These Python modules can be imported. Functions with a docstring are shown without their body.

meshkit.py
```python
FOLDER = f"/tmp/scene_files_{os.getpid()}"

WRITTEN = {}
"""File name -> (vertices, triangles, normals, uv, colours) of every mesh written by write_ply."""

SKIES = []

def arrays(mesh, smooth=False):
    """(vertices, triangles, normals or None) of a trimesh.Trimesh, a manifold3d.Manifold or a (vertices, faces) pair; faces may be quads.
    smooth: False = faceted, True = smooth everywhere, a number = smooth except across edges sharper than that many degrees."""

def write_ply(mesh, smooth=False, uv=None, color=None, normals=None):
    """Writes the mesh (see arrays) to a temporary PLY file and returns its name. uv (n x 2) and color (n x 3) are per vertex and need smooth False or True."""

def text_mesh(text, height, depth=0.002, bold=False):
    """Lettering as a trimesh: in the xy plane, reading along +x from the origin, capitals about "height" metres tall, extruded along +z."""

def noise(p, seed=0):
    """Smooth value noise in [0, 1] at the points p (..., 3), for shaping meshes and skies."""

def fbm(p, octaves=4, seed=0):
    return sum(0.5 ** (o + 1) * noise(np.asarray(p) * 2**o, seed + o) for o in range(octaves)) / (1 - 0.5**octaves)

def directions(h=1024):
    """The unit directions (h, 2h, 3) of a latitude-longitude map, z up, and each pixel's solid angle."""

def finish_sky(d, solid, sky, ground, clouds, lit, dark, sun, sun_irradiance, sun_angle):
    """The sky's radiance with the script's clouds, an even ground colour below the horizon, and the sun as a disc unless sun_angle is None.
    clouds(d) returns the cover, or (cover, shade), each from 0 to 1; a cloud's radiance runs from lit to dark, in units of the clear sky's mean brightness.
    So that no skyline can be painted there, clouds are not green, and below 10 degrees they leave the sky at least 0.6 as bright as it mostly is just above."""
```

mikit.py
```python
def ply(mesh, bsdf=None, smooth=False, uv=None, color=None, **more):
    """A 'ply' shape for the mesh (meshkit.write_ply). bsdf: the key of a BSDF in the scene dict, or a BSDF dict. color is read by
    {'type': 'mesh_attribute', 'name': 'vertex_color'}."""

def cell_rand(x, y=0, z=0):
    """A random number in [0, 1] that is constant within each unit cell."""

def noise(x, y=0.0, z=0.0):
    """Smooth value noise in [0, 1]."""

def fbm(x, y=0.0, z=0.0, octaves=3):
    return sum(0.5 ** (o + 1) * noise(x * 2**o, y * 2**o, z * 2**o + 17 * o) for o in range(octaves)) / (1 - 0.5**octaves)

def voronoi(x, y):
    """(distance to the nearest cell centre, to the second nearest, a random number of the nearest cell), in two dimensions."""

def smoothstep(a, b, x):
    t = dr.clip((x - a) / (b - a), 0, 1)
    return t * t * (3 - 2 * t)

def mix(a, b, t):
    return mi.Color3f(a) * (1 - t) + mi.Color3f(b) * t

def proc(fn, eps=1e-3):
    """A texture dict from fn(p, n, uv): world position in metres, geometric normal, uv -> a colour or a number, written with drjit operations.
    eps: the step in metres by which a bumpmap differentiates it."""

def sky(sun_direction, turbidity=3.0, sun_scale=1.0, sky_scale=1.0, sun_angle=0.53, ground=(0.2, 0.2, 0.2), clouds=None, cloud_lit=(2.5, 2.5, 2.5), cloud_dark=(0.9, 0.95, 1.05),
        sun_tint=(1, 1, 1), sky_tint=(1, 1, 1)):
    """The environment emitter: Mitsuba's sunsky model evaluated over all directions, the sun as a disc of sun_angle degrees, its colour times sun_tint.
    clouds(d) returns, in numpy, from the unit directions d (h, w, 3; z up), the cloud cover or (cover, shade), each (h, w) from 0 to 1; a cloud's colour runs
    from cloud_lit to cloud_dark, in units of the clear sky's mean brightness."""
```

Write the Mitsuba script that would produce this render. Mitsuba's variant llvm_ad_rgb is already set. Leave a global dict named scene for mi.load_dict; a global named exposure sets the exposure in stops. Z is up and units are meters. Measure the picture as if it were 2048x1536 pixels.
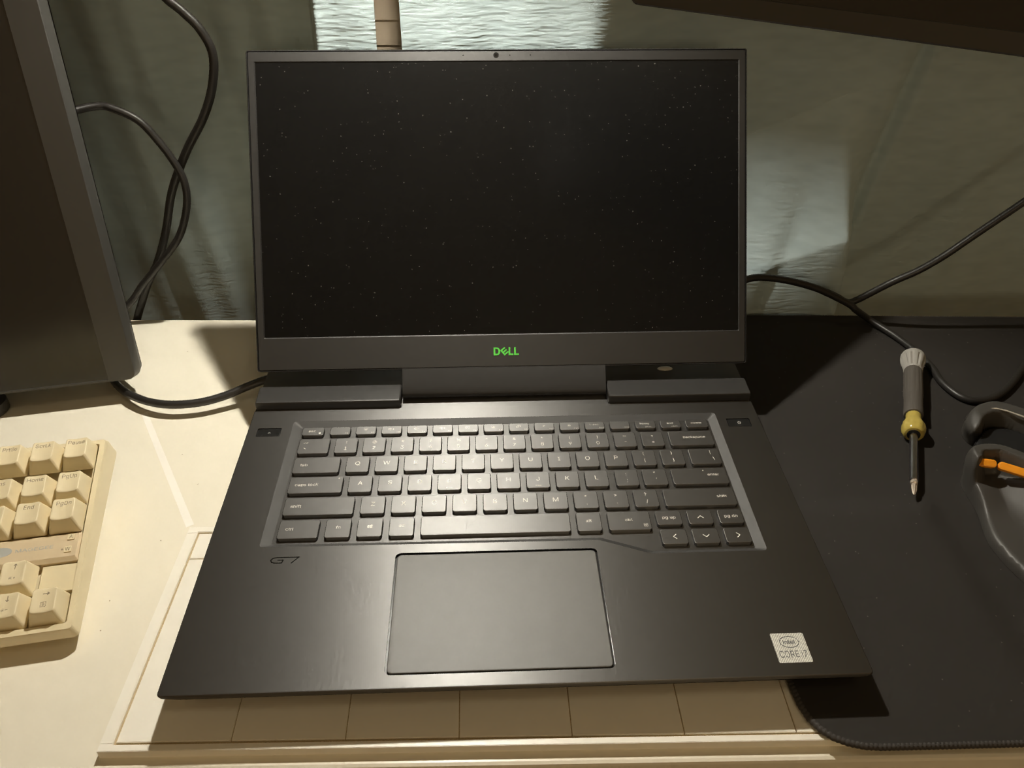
import math, random
import numpy as np, trimesh, mitsuba as mi, drjit as dr
import mikit, meshkit
from mikit import proc, noise, fbm, voronoi, cell_rand, smoothstep, mix
from shapely.geometry import Polygon, LineString, Point, box as sbox
from shapely.ops import unary_union
from shapely import affinity

random.seed(7)
rng = np.random.default_rng(7)
T = mi.ScalarTransform4f
scene, labels = {}, {}

# ------------------------------------------------------------------ frame of reference
# Geometry below is written in millimetres in the laptop's own frame: x right (0 = middle of the laptop),
# y away from the viewer (0 = front edge of its deck), z up (0 = top of its deck).  W() turns that into metres.
DESK = -28.5                     # desk top, mm
ZOFF = 0.75 - DESK * 0.001       # the desk top stands 0.75 m above the floor


def W(v):
    return np.asarray(v, float) * 0.001 + np.array([0, 0, ZOFF])


# ------------------------------------------------------------------ camera
RIGHT = np.array([0.99917974, -0.04006676, 0.00587375])
DOWN = np.array([-0.01935855, -0.60000535, -0.79976173])
FWD = np.array([0.03556814, 0.79899201, -0.60028883])
EYE = W([-15.612, -227.586, 357.765])
cam = np.eye(4)
cam[:3, 0], cam[:3, 1], cam[:3, 2], cam[:3, 3] = -RIGHT, -DOWN, FWD, EYE
scene['camera'] = {'type': 'perspective', 'fov_axis': 'x', 'fov': 2 * math.degrees(math.atan(1024 / 1600.2)),
                   'near_clip': 0.01, 'far_clip': 20.0, 'to_world': T(cam.tolist())}

# ------------------------------------------------------------------ light: one warm lamp hanging low over the back of the desk, plus two added fills
exposure = 0.0
LAMP = np.array([-58.0, 362.0, 506.0])
LAMP_R = 11.0
CEIL_FILL, CEIL_FILL_RADIANCE = (330, -480), [4.5, 3.8, 2.6]
FLOOR_FILL, FLOOR_FILL_RADIANCE = (180, -1550), [11, 8.6, 5.4]
LAMP_RADIANCE = [3150, 2960, 2560]

# ------------------------------------------------------------------ materials


def principled(color, rough, spec=0.5, metal=0.0, **more):
    c = color if isinstance(color, dict) else {'type': 'rgb', 'value': list(color)}
    return {'type': 'twosided', 'b': {'type': 'principled', 'base_color': c, 'roughness': rough, 'specular': spec, 'metallic': metal, **more}}


def bumped(b, fn, scale, eps=2e-4):
    return {'type': 'twosided', 'b': {'type': 'bumpmap', 'arbitrary': proc(fn, eps), 'scale': scale, 'bsdf': b['b']}}


def satin(reflect, au, av, under=0.012):
    """A dark satin coat whose fine grain runs across (x), so that highlights stretch along y."""
    return {'type': 'twosided', 'b': {'type': 'blendbsdf', 'weight': 0.5,
            'a': {'type': 'diffuse', 'reflectance': {'type': 'rgb', 'value': [2 * under, 1.97 * under, 1.94 * under]}},
            'b': {'type': 'roughconductor', 'material': 'none', 'distribution': 'ggx', 'alpha_u': au, 'alpha_v': av,
                  'specular_reflectance': {'type': 'rgb', 'value': [2 * reflect, 1.98 * reflect, 1.95 * reflect]}}}}


def mat(name, b):
    scene['mat_' + name] = b


def deck_grain(p, n, uv):
    return noise(p.x * 1500, p.y * 1500, p.z * 1500) * 0.4 + noise(p.x * 800, p.y * 800, p.z * 800) * 0.6


def deck_rough(p, n, uv):   # hand smears
    return 0.43 + 0.10 * (fbm(p.x * 22, p.y * 34, 3.0, 3) - 0.5)


def key_rough(p, n, uv):
    return 0.47 + 0.12 * (fbm(p.x * 60, p.y * 60, 1.0, 2) - 0.5)


def dust_screen(p, n, uv):
    out = mi.Color3f(0.0055, 0.0054, 0.0052)
    for k, (s, r, keep) in enumerate(((110.0, 0.028, 0.16), (230.0, 0.045, 0.10), (60.0, 0.018, 0.35))):
        d, _, w = voronoi(p.x * s + 13.7 * k, p.z * s * 1.15 + 4.1 * k)
        hit = (d < r * (0.5 + w)) & (w > 1 - keep)
        out = dr.select(hit, mi.Color3f(0.10, 0.096, 0.088) * (0.2 + 1.2 * cell_rand(w * 977.0, k)), out)
    return out


def dust_mat(p, n, uv):
    out = mi.Color3f(0.026, 0.0235, 0.021) * (0.85 + 0.3 * fbm(p.x * 14, p.y * 14, 0, 3))
    d, _, w = voronoi(p.x * 90.0, p.y * 90.0)
    hit = (d < 0.024 * (0.4 + w)) & (w > 0.80)
    return dr.select(hit, mi.Color3f(0.12, 0.112, 0.10), out)


def weave(p, n, uv):
    return noise(p.x * 1400, p.y * 1400, p.z * 700)


def crepe(p, n, uv):
    wob = 0.004 * fbm(p.x * 30, p.z * 20, 5.0, 2)
    z = p.z + wob + 0.02 * fbm(p.x * 9, p.z * 6, 2.0, 2)
    return 0.55 * noise(p.x * 80, z * 560, 1.0) + 0.45 * noise(p.x * 180, z * 1000, 4.0) + 0.3 * noise(p.x * 30, z * 190, 9.0)


def cloth_color(p, n, uv):
    return mix((0.38, 0.475, 0.495), (0.45, 0.55, 0.57), fbm(p.x * 60, p.z * 200, 0.0, 2))


def desk_color(p, n, uv):
    out = mix((0.78, 0.735, 0.61), (0.81, 0.77, 0.645), fbm(p.x * 8, p.y * 8, 0.0, 3))
    d, _, w = voronoi(p.x * 42.0, p.y * 42.0)
    hit = (d < 0.012 * (0.4 + w)) & (w > 0.88)
    return dr.select(hit, mi.Color3f(0.33, 0.27, 0.18), out)


def sticker_stripes(p, n, uv):
    s = 0.5 + 0.5 * dr.sin(p.x * (2 * math.pi / 0.00088))
    return mix((0.34, 0.34, 0.31), (0.78, 0.77, 0.70), smoothstep(0.2, 0.7, s))


mat('desk', principled(proc(desk_color), 0.27))
mat('board', principled((0.85, 0.82, 0.72), 0.35))
mat('groove', principled((0.42, 0.33, 0.19), 0.6))
mat('pale_line', principled((0.88, 0.85, 0.77), 0.30))
mat('deck', bumped(satin(0.170, 0.130, 0.43, 0.004), deck_grain, 0.00003))
mat('well', bumped(satin(0.15, 0.15, 0.48, 0.010), deck_grain, 0.00004))
mat('lid', principled((0.014, 0.014, 0.014), 0.38, 0.5))
mat('bezel', bumped(satin(0.075, 0.25, 0.41, 0.004), deck_grain, 0.000012))
mat('black', principled((0.008, 0.008, 0.008), 0.35))
mat('gloss_black', principled((0.010, 0.010, 0.010), 0.22))
mat('hinge_bar', principled((0.022, 0.021, 0.020), 0.55, 0.4))
mat('hinge_top', principled((0.026, 0.025, 0.024), 0.36, 0.55))
mat('bevel', bumped(satin(0.075, 0.33, 0.5, 0.02), deck_grain, 0.00006))
mat('key', satin(0.19, 0.165, 0.46, 0.006))
mat('legend', principled((0.78, 0.76, 0.70), 0.5))
mat('touchpad', principled((0.085, 0.082, 0.075), 0.50, 0.62))
mat('screen', principled(proc(dust_screen), 0.27, 0.20))
mat('emblem', principled((0.16, 0.85, 0.13), 0.30, 0.5))
mat('etch', principled((0.006, 0.006, 0.006), 0.12, 0.6))
mat('sticker', principled(proc(sticker_stripes), 0.40, 0.5))
mat('sticker_ink', principled((0.12, 0.12, 0.12), 0.5))
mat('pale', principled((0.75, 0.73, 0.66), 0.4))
mat('beige', principled((0.72, 0.63, 0.42), 0.25))
mat('beige_key', principled((0.71, 0.62, 0.41), 0.45))
mat('beige_plate', principled((0.62, 0.51, 0.34), 0.45))
mat('beige_ink', principled((0.25, 0.20, 0.13), 0.6))
mat('slate_ink', principled((0.42, 0.43, 0.40), 0.4))
mat('mouse_mat', bumped(principled(proc(dust_mat), 0.85, 0.25), weave, 0.00016))
mat('stitch', principled((0.05, 0.046, 0.043), 0.7, 0.3))
mat('monitor', principled((0.040, 0.039, 0.036), 0.40, 0.7))
mat('monitor_screen', principled((0.005, 0.005, 0.0048), 0.26, 1.0))
mat('cable', principled((0.018, 0.0165, 0.015), 0.42, 0.5))
mat('rubber', principled((0.055, 0.052, 0.047), 0.48, 0.5))
mat('rubber_dark', principled((0.012, 0.012, 0.012), 0.5, 0.4))
mat('orange', principled((0.90, 0.33, 0.02), 0.35))
mat('silver_line', principled((0.75, 0.73, 0.66), 0.25, 0.5, 0.6))
mat('handle', principled((0.085, 0.076, 0.066), 0.55, 0.4))
mat('cap', principled((0.31, 0.30, 0.275), 0.45))
mat('amber', {'type': 'principled', 'base_color': {'type': 'rgb', 'value': [0.82, 0.64, 0.15]}, 'roughness': 0.12, 'specular': 0.9, 'spec_trans': 0.45})
mat('steel', {'type': 'twosided', 'b': {'type': 'roughconductor', 'material': 'Cr', 'alpha': 0.12}})
mat('bit', principled((0.72, 0.62, 0.50), 0.35, 0.5, 0.6))
mat('cloth', bumped(principled(proc(cloth_color), 0.55, 0.35, sheen=0.3), crepe, 0.0005, 3e-4))
mat('slat', principled((0.60, 0.50, 0.38), 0.45))
mat('wall', principled((0.60, 0.52, 0.40), 0.9))
mat('ceiling', principled((0.66, 0.60, 0.49), 0.9))
mat('floor', principled((0.24, 0.17, 0.11), 0.55))
mat('shade', principled((0.30, 0.30, 0.29), 0.5))
mat('lamp_shell', principled((0.05, 0.05, 0.05), 0.45))

# ------------------------------------------------------------------ mesh helpers (millimetres)
USED = set()
GRAINED = ('deck', 'bevel', 'well', 'key', 'bezel')


def unique(key):
    if key not in USED:
        USED.add(key)
        return key
    i = 1
    while f'{key}_{i:03d}' in USED:
        i += 1
    k = f'{key}_{i:03d}'
    USED.add(k)
    return k


def put(key, mesh, m, smooth=30, parent=None, label=None, cat=None, group=None, kind=None, **more):
    key = unique((parent + '__' if parent else '') + key)
    if isinstance(mesh, (list,)):
        mesh = trimesh.util.concatenate(mesh)
    mesh = mesh.copy()
    mesh.vertices = W(mesh.vertices)
    if m in GRAINED:      # the satin coats' grain follows uv: u across, v away from the viewer
        if smooth not in (True, False):
            mesh = trimesh.graph.smooth_shade(mesh, angle=np.radians(smooth), facet_minarea=None)
        v = np.asarray(mesh.vertices)
        more['uv'] = np.c_[v[:, 0], v[:, 1] + 0.31 * v[:, 2]]
        smooth = bool(smooth)
    scene[key] = mikit.ply(mesh, 'mat_' + m, smooth, **more)
    lab = {k: v for k, v in (('label', label), ('category', cat), ('group', group), ('kind', kind)) if v}
    if lab:
        labels[key] = lab
    return key


def thing(key, label, cat, group=None):
    key = unique(key)
    labels[key] = {'label': label, 'category': cat}
    if group:
        labels[key]['group'] = group
    return key


def tri(poly):
    v, f = trimesh.creation.triangulate_polygon(poly, engine='earcut')
    return np.asarray(v), np.asarray(f)


def ring(pts2, z):
    p = np.asarray(pts2, float)
    return np.c_[p, np.full(len(p), float(z))]


def loft(rings, cap0=True, cap1=True, closed=True):
    """Rings of equal count, listed from bottom to top, each counter-clockwise seen from the top."""
    n = len(rings[0])
    v = np.vstack(rings)
    f = []
    m = n if closed else n - 1
    for k in range(len(rings) - 1):
        a, b = k * n, (k + 1) * n
        for i in range(m):
            j = (i + 1) % n
            f += [[a + i, a + j, b + j], [a + i, b + j, b + i]]
    def cap(r, base, flip):
        r = np.asarray(r)
        c = r.mean(0)
        _, _, vt = np.linalg.svd(r - c)
        p2 = (r - c) @ vt[:2].T
        pol = Polygon(p2)
        if not pol.is_valid:
            return
        vv, ff = trimesh.creation.triangulate_polygon(pol, engine='earcut')
        idx = np.array([np.argmin(((p2 - q) ** 2).sum(1)) for q in vv]) + base
        ff = idx[ff]
        nn = np.cross(v[ff[:, 1]] - v[ff[:, 0]], v[ff[:, 2]] - v[ff[:, 0]]).sum(0)
        want = (np.mean(rings[-1], 0) - np.mean(rings[0], 0)) * (-1 if flip else 1)
        if nn @ want < 0:
            ff = ff[:, ::-1]
        f.extend(ff.tolist())
    if cap0:
        cap(rings[0], 0, True)
    if cap1:
        cap(rings[-1], (len(rings) - 1) * n, False)
    return trimesh.Trimesh(v, np.array(f), process=False)


def rrect(x0, y0, x1, y1, r, n=5):
    pts = []
    r = min(r, (x1 - x0) / 2 - 1e-3, (y1 - y0) / 2 - 1e-3)
    for cx, cy, a in ((x1 - r, y0 + r, -90), (x1 - r, y1 - r, 0), (x0 + r, y1 - r, 90), (x0 + r, y0 + r, 180)):
        for k in range(n + 1):
            t = math.radians(a + 90 * k / n)
            pts.append((cx + r * math.cos(t), cy + r * math.sin(t)))
    return np.array(pts)


def rrect_fine(x0, y0, x1, y1, r, n=4, m=8):
    """rrect with m points along the two straight edges that run in x."""
    q = rrect(x0, y0, x1, y1, r, n)
    k = n + 1
    a, b, c, d = q[:k], q[k:2 * k], q[2 * k:3 * k], q[3 * k:]
    lerp = lambda p, s: [p + (s - p) * t for t in np.linspace(0, 1, m + 2)[1:-1]]
    return np.vstack([a, b, lerp(b[-1], c[0]), c, d, lerp(d[-1], a[0])])


def slab(x0, y0, x1, y1, z0, z1, r=2.0, c=0.4, n=5):
    """A rounded block with chamfered top and bottom edges."""
    o = lambda d: rrect(x0 + d, y0 + d, x1 - d, y1 - d, max(r - d, 0.05), n)
    return loft([ring(o(c), z0), ring(o(0), z0 + c), ring(o(0), z1 - c), ring(o(c * 0.3), z1 - c * 0.3), ring(o(c), z1)])


def extrude(poly, z0, z1):
    parts = []
    for g in getattr(poly, 'geoms', [poly]):
        if g.geom_type != 'Polygon' or g.area < 1e-6:
            continue
        m = trimesh.creation.extrude_polygon(g, z1 - z0, engine='earcut')
        m.apply_translation([0, 0, z0])
        parts.append(m)
    return trimesh.util.concatenate(parts)


def sweep(points, radius, sides=12, samples=None, flat=1.0):
    """A smooth tube through the given points (Catmull-Rom)."""
    p = np.asarray(points, float)
    if samples:
        q = np.vstack([2 * p[0] - p[1], p, 2 * p[-1] - p[-2]])
        out = []
        seg = len(p) - 1
        for t in np.linspace(0, seg - 1e-6, samples):
            i = int(t); s = t - i
            a, b, c, d = q[i], q[i + 1], q[i + 2], q[i + 3]
            out.append(0.5 * ((2 * b) + (-a + c) * s + (2 * a - 5 * b + 4 * c - d) * s * s + (-a + 3 * b - 3 * c + d) * s ** 3))
        p = np.array(out)
    t = np.gradient(p, axis=0)
    t /= np.linalg.norm(t, axis=1, keepdims=True)
    up = np.array([0, 0, 1.0]) if abs(t[0][2]) < 0.9 else np.array([0, 1.0, 0])
    a = np.cross(t[0], up); a /= np.linalg.norm(a)
    rings = []
    rad = np.broadcast_to(radius, (len(p),))
    for i in range(len(p)):
        a = a - t[i] * (a @ t[i]); a /= np.linalg.norm(a)
        b = np.cross(t[i], a)
        ang = np.arange(sides) * 2 * math.pi / sides
        rings.append(p[i] + rad[i] * (np.cos(ang)[:, None] * a + flat * np.sin(ang)[:, None] * b))
    m = loft(rings)
    if m.volume < 0:
        m.invert()
    return m


def lathe(profile, n=32, mod=None):
    """profile: (s, r) along +x; mod(s, ang, r) may flute the radius."""
    rings = []
    ang = np.arange(n) * 2 * math.pi / n
    for s, r in profile:
        rr = np.array([mod(s, a, r) if mod else r for a in ang])
        rings.append(np.c_[np.full(n, s), rr * np.cos(ang), rr * np.sin(ang)])
    m = loft(rings)
    if m.volume < 0:
        m.invert()
    return m


def strokes(lines, w=0.14):
    return unary_union([LineString(l).buffer(w) for l in lines])


def arc(cx, cy, r, a0, a1, n=16):
    return [(cx + r * math.cos(math.radians(a0 + (a1 - a0) * k / n)), cy + r * math.sin(math.radians(a0 + (a1 - a0) * k / n))) for k in range(n + 1)]


def text(s, h, depth=0.05, align='c', bold=False, squeeze=1.0):
    """Lettering in the xy plane; vertical middle of the capitals at y = 0."""
    m = meshkit.text_mesh(s, h, depth, bold)
    v = m.vertices
    v[:, 0] *= squeeze
    x0, x1 = v[:, 0].min(), v[:, 0].max()
    v[:, 0] -= {'c': (x0 + x1) / 2, 'l': x0, 'r': x1}[align]
    v[:, 1] -= h / 2
    m.vertices = v
    return m


def moved(m, x=0, y=0, z=0):
    m = m.copy()
    m.apply_translation([x, y, z])
    return m


def framed(m, origin, ux, uy, uz):
    """Local coordinates of the mesh to the frame given."""
    m = m.copy()
    m.vertices = np.asarray(origin) + m.vertices @ np.array([ux, uy, uz], float)
    return m


def boxm(x0, y0, z0, x1, y1, z1):
    return trimesh.creation.box(bounds=[[x0, y0, z0], [x1, y1, z1]])


# ================================================================== the room
FZ = (0 - ZOFF) * 1000          # floor height in the mm frame
CZ = FZ + 2450
X0, X1, Y0, Y1 = -1500, 1700, -2200, 600
put('floor', boxm(X0, Y0, FZ - 40, X1, Y1, FZ), 'floor', False, kind='structure', label='dark wooden floor under the desk')
put('ceiling', boxm(X0, Y0, CZ, X1, Y1, CZ + 40), 'ceiling', False, kind='structure', label='plain ceiling above the desk')
put('wall_back', boxm(X0, Y1, FZ, X1, Y1 + 60, CZ), 'wall', False, kind='structure', label='plain wall behind the curtains')
put('wall_front', boxm(X0, Y0 - 60, FZ, X1, Y0, CZ), 'wall', False, kind='structure', label='plain wall behind the viewer')
put('wall_left', boxm(X0 - 60, Y0, FZ, X0, Y1, CZ), 'wall', False, kind='structure', label='plain wall to the left of the desk')
put('wall_right', boxm(X1, Y0, FZ, X1 + 60, Y1, CZ), 'wall', False, kind='structure', label='plain wall to the right of the desk')

# ------------------------------------------------------------------ lamp (hangs just above the picture)
lamp = thing('pendant_lamp', 'small shaded lamp hanging on a black cord above the back of the desk', 'lamp')
TILT, CONE, SLANT = math.radians(48), math.radians(60.5), 80.0      # the shade is turned away from the curtain
sx_, sr_ = SLANT * math.cos(CONE), SLANT * math.sin(CONE)
so = [(-20, 9), (-12, 17), (0, 26), (sx_, sr_), (sx_ + .6, sr_ - .8), (0, 24.5), (-11, 16), (-18, 9)]
axis = np.array([0, -math.sin(TILT), -math.cos(TILT)])
put('shade', framed(lathe(so, 64), LAMP, axis, [1, 0, 0], np.cross(axis, [1, 0, 0])), 'shade', 40, parent=lamp, label='cone-shaped metal shade')
sock = lathe([(9, 3), (10, 8.5), (20, 9), (46, 9), (52, 4)], 32)
back_ = -axis
put('socket', framed(sock, LAMP, back_, [1, 0, 0], np.cross(back_, [1, 0, 0])), 'lamp_shell', parent=lamp)
put('cord', sweep([LAMP + back_ * 48, LAMP + back_ * 80 + [0, -12, 20], LAMP + [0, 0, 400], [LAMP[0], LAMP[1], CZ]], 2.5, 8, 40), 'cable', parent=lamp)
globe = trimesh.creation.icosphere(3, LAMP_R)
globe.apply_translation(LAMP)
put('bulb', globe, 'pale', True, parent=lamp, label='glowing round bulb',
    emitter={'type': 'area', 'radiance': {'type': 'rgb', 'value': LAMP_RADIANCE}})

cl = thing('added_ceiling_fill', 'added unseen round ceiling light, dim fill from above the viewer', 'ceiling light')  # added out of view to lift the ambient level in the shadows
put('base', moved(trimesh.creation.cylinder(185, 20, sections=48), *CEIL_FILL, CZ - 10), 'ceiling', 30, parent=cl)
put('diffuser', moved(trimesh.creation.cylinder(170, 30, sections=48), *CEIL_FILL, CZ - 35), 'pale', 30, parent=cl,
    emitter={'type': 'area', 'radiance': {'type': 'rgb', 'value': CEIL_FILL_RADIANCE}})

fl = thing('added_floor_fill', 'added unseen floor lamp with a warm drum shade, fill from behind the viewer', 'lamp')  # added out of view as warm frontal fill for curtains and shadows
put('base', moved(trimesh.creation.cylinder(130, 20, sections=48), *FLOOR_FILL, FZ + 10), 'lamp_shell', 30, parent=fl)
put('pole', moved(trimesh.creation.cylinder(11, 1250, sections=20), *FLOOR_FILL, FZ + 640), 'lamp_shell', 30, parent=fl)
put('fill_shade', framed(lathe([(-110, 125), (110, 115)], 48), [*FLOOR_FILL, FZ + 1330], [0, 0, 1], [1, 0, 0], [0, 1, 0]), 'pale', 30, parent=fl, label='glowing drum shade of the added fill lamp',
    emitter={'type': 'area', 'radiance': {'type': 'rgb', 'value': FLOOR_FILL_RADIANCE}})

# ------------------------------------------------------------------ desk
dp = [(-900, -26 + 18), (900, -26 - 18), (900, 383 - 31.5), (-900, 383 + 31.5)]
desk = thing('desk', 'glossy cream desk under the laptop, board and keyboard', 'desk')
ins = lambda d: np.array([(-900 + d, -8 + d), (900 - d, -44 + d), (900 - d, 351.5 - d), (-900 + d, 414.5 - d)])
put('top', loft([ring(ins(2), DESK - 26), ring(ins(0), DESK - 24), ring(ins(0), DESK - 2.0), ring(ins(0.7), DESK - 0.6), ring(ins(2.2), DESK)]), 'desk', 20, parent=desk)
for lx, ly in ((-850, 40), (850, 0), (-850, 360), (850, 310)):
    put('leg', slab(lx - 22, ly - 22, lx + 22, ly + 22, FZ, DESK - 26, 4, 1), 'desk', parent=desk)

# ------------------------------------------------------------------ white panelled board lying on the desk
BT = DESK + 6.0
board = thing('panelled_board', 'thin white panelled board with grooved planks lying on the desk under the laptop', 'board')
slope = -0.0200


def bx(x, y):
    return (x, y + slope * (x + 208))


BX0, BX1 = -208.5, 262
outer = [bx(BX0, -14.5), bx(BX1, -14.5), bx(BX1, 133.5), (BX0 + 4, 133.5)]


def inset(pts, d):
    g = Polygon(pts).buffer(-d, join_style=2)
    return np.array(g.exterior.coords)[:-1][::-1] if not g.exterior.is_ccw else np.array(g.exterior.coords)[:-1]


put('backing', extrude(Polygon(outer).buffer(-0.6, join_style=2), DESK, BT - 1.3), 'groove', False, parent=board)
fr_out = Polygon(outer)
gw = 1.3       # groove width
fx0 = BX0 + 6.6


def fxl(y):    # the frame's inner left edge follows the board's left edge
    return BX0 + 7.2 + 4 * (y + 14.5) / 148


panel = Polygon([(fxl(-10.5), bx(0, -10.6)[1] + slope * (fxl(-10) - 0)), bx(BX1 - 8, -10.6), bx(BX1 - 8, 127), (fxl(128), 128.3)])
pl = [(fxl(-10.6), -10.6 + 0.0), bx(BX1 - 8, -10.6), bx(BX1 - 8, 128.3), (fxl(128.3), 128.3)]
panel = Polygon(pl)
frame = fr_out.difference(panel.buffer(gw / 2, join_style=2))


def slab_poly(poly, z0, z1, c=0.25):
    poly = max(getattr(poly, 'geoms', [poly]), key=lambda g: g.area)
    a = extrude(poly, z0, z1 - c)
    b = extrude(poly.buffer(-c, join_style=2), z1 - c, z1)
    return trimesh.util.concatenate([a, b])


# the frame's four members
fx = lambda a, b, c, d: sbox(a, b, c, d)
yb, yt = -10.6, 128.3
front_rail = frame.intersection(Polygon([bx(-400, -60), bx(900, -60), bx(900, -10.6), bx(-400, -10.6)]))
put('rail', slab_poly(front_rail, DESK, BT), 'board', False, parent=board)
put('rail', slab_poly(frame.intersection(sbox(-400, yt - 0.2, 900, 200)), DESK, BT), 'board', False, parent=board)
mid = Polygon([bx(-400, -10.6), bx(900, -10.6), (900, yt - 0.2), (-400, yt - 0.2)])
put('stile', slab_poly(frame.intersection(mid).intersection(sbox(-400, -100, 0, 300)), DESK, BT), 'board', False, parent=board)
put('stile', slab_poly(frame.intersection(mid).intersection(sbox(200, -100, 900, 300)), DESK, BT), 'board', False, parent=board)
inner = panel.buffer(-gw / 2, join_style=2)
put('top_panel', slab_poly(inner.intersection(sbox(-400, 107.4, 900, 300)), DESK, BT - 0.15), 'board', False, parent=board)
pw = 56.5
for k in range(-2, 13):
    a, b = -31.2 + pw * (k), -31.2 + pw * (k + 1)
    a = -400 if k == -2 else a
    g = inner.intersection(sbox(a + 0.28 - 0.0, -200, b - 0.28, 106.6))
    if k == -2:
        b = -31.2 - pw * 2
        g = inner.intersection(sbox(-400, -200, b - 0.28 + pw * 0, 106.6))
    elif k == -1:
        continue
    if not g.is_empty and g.area > 5:
        put('plank', slab_poly(g, DESK, BT - 0.15), 'board', False, parent=board)
for k in (-2, -1):
    a, b = -31.2 + pw * k, -31.2 + pw * (k + 1)
    put('plank', slab_poly(inner.intersection(sbox(a + 0.28, -200, b - 0.28, 106.6)), DESK, BT - 0.15), 'board', False, parent=board)

# thin slanting strip, paler in colour than the desk
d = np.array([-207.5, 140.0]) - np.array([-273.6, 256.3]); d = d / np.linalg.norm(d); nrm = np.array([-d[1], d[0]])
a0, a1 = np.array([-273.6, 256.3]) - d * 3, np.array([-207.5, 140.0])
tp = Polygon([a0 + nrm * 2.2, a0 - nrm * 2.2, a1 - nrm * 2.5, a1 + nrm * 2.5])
put('slant_strip', extrude(tp, DESK, DESK + 0.12), 'pale_line', False, label='thin pale strip running slantwise over the cream desk to the white board', cat='pale_line')

# ------------------------------------------------------------------ mouse mat
MT = 4.0
matp = Polygon([(141.5, 40), (141.5, 384.0), (560, 366.0), (560, -32.0), (176, -29.2)])
corner = [(176, -29.2), (168, -28.4), (160.5, -26.4), (154.0, -23.4), (148.6, -18.6), (144.6, -12.2), (142.4, -4.5), (141.5, 6)]
back_y = lambda x: 388.5 - 0.0425 * x
mat_out = [(560, -33.5), (480, -32.5), (400, -31.7), (320, -30.9), (245, -29.9), (210, -29.6)] + corner + [(141.5, 60), (141.5, 120), (141.5, 180), (141.5, 240), (141.5, 300), (141.5, 355)]
mat_out += [(143.5, 368), (149, 377), (158, back_y(158))] + [(x, back_y(x)) for x in (190, 226, 280, 340, 400, 470, 540, 560)]
mat_out = mat_out[::-1]
g = Polygon(mat_out)
if not g.exterior.is_ccw:
    mat_out = mat_out[::-1]
    g = Polygon(mat_out)


def sstep(a, b, x):
    t = np.clip((np.asarray(x, float) - a) / (b - a), 0, 1)
    return t * t * (3 - 2 * t)


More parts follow.
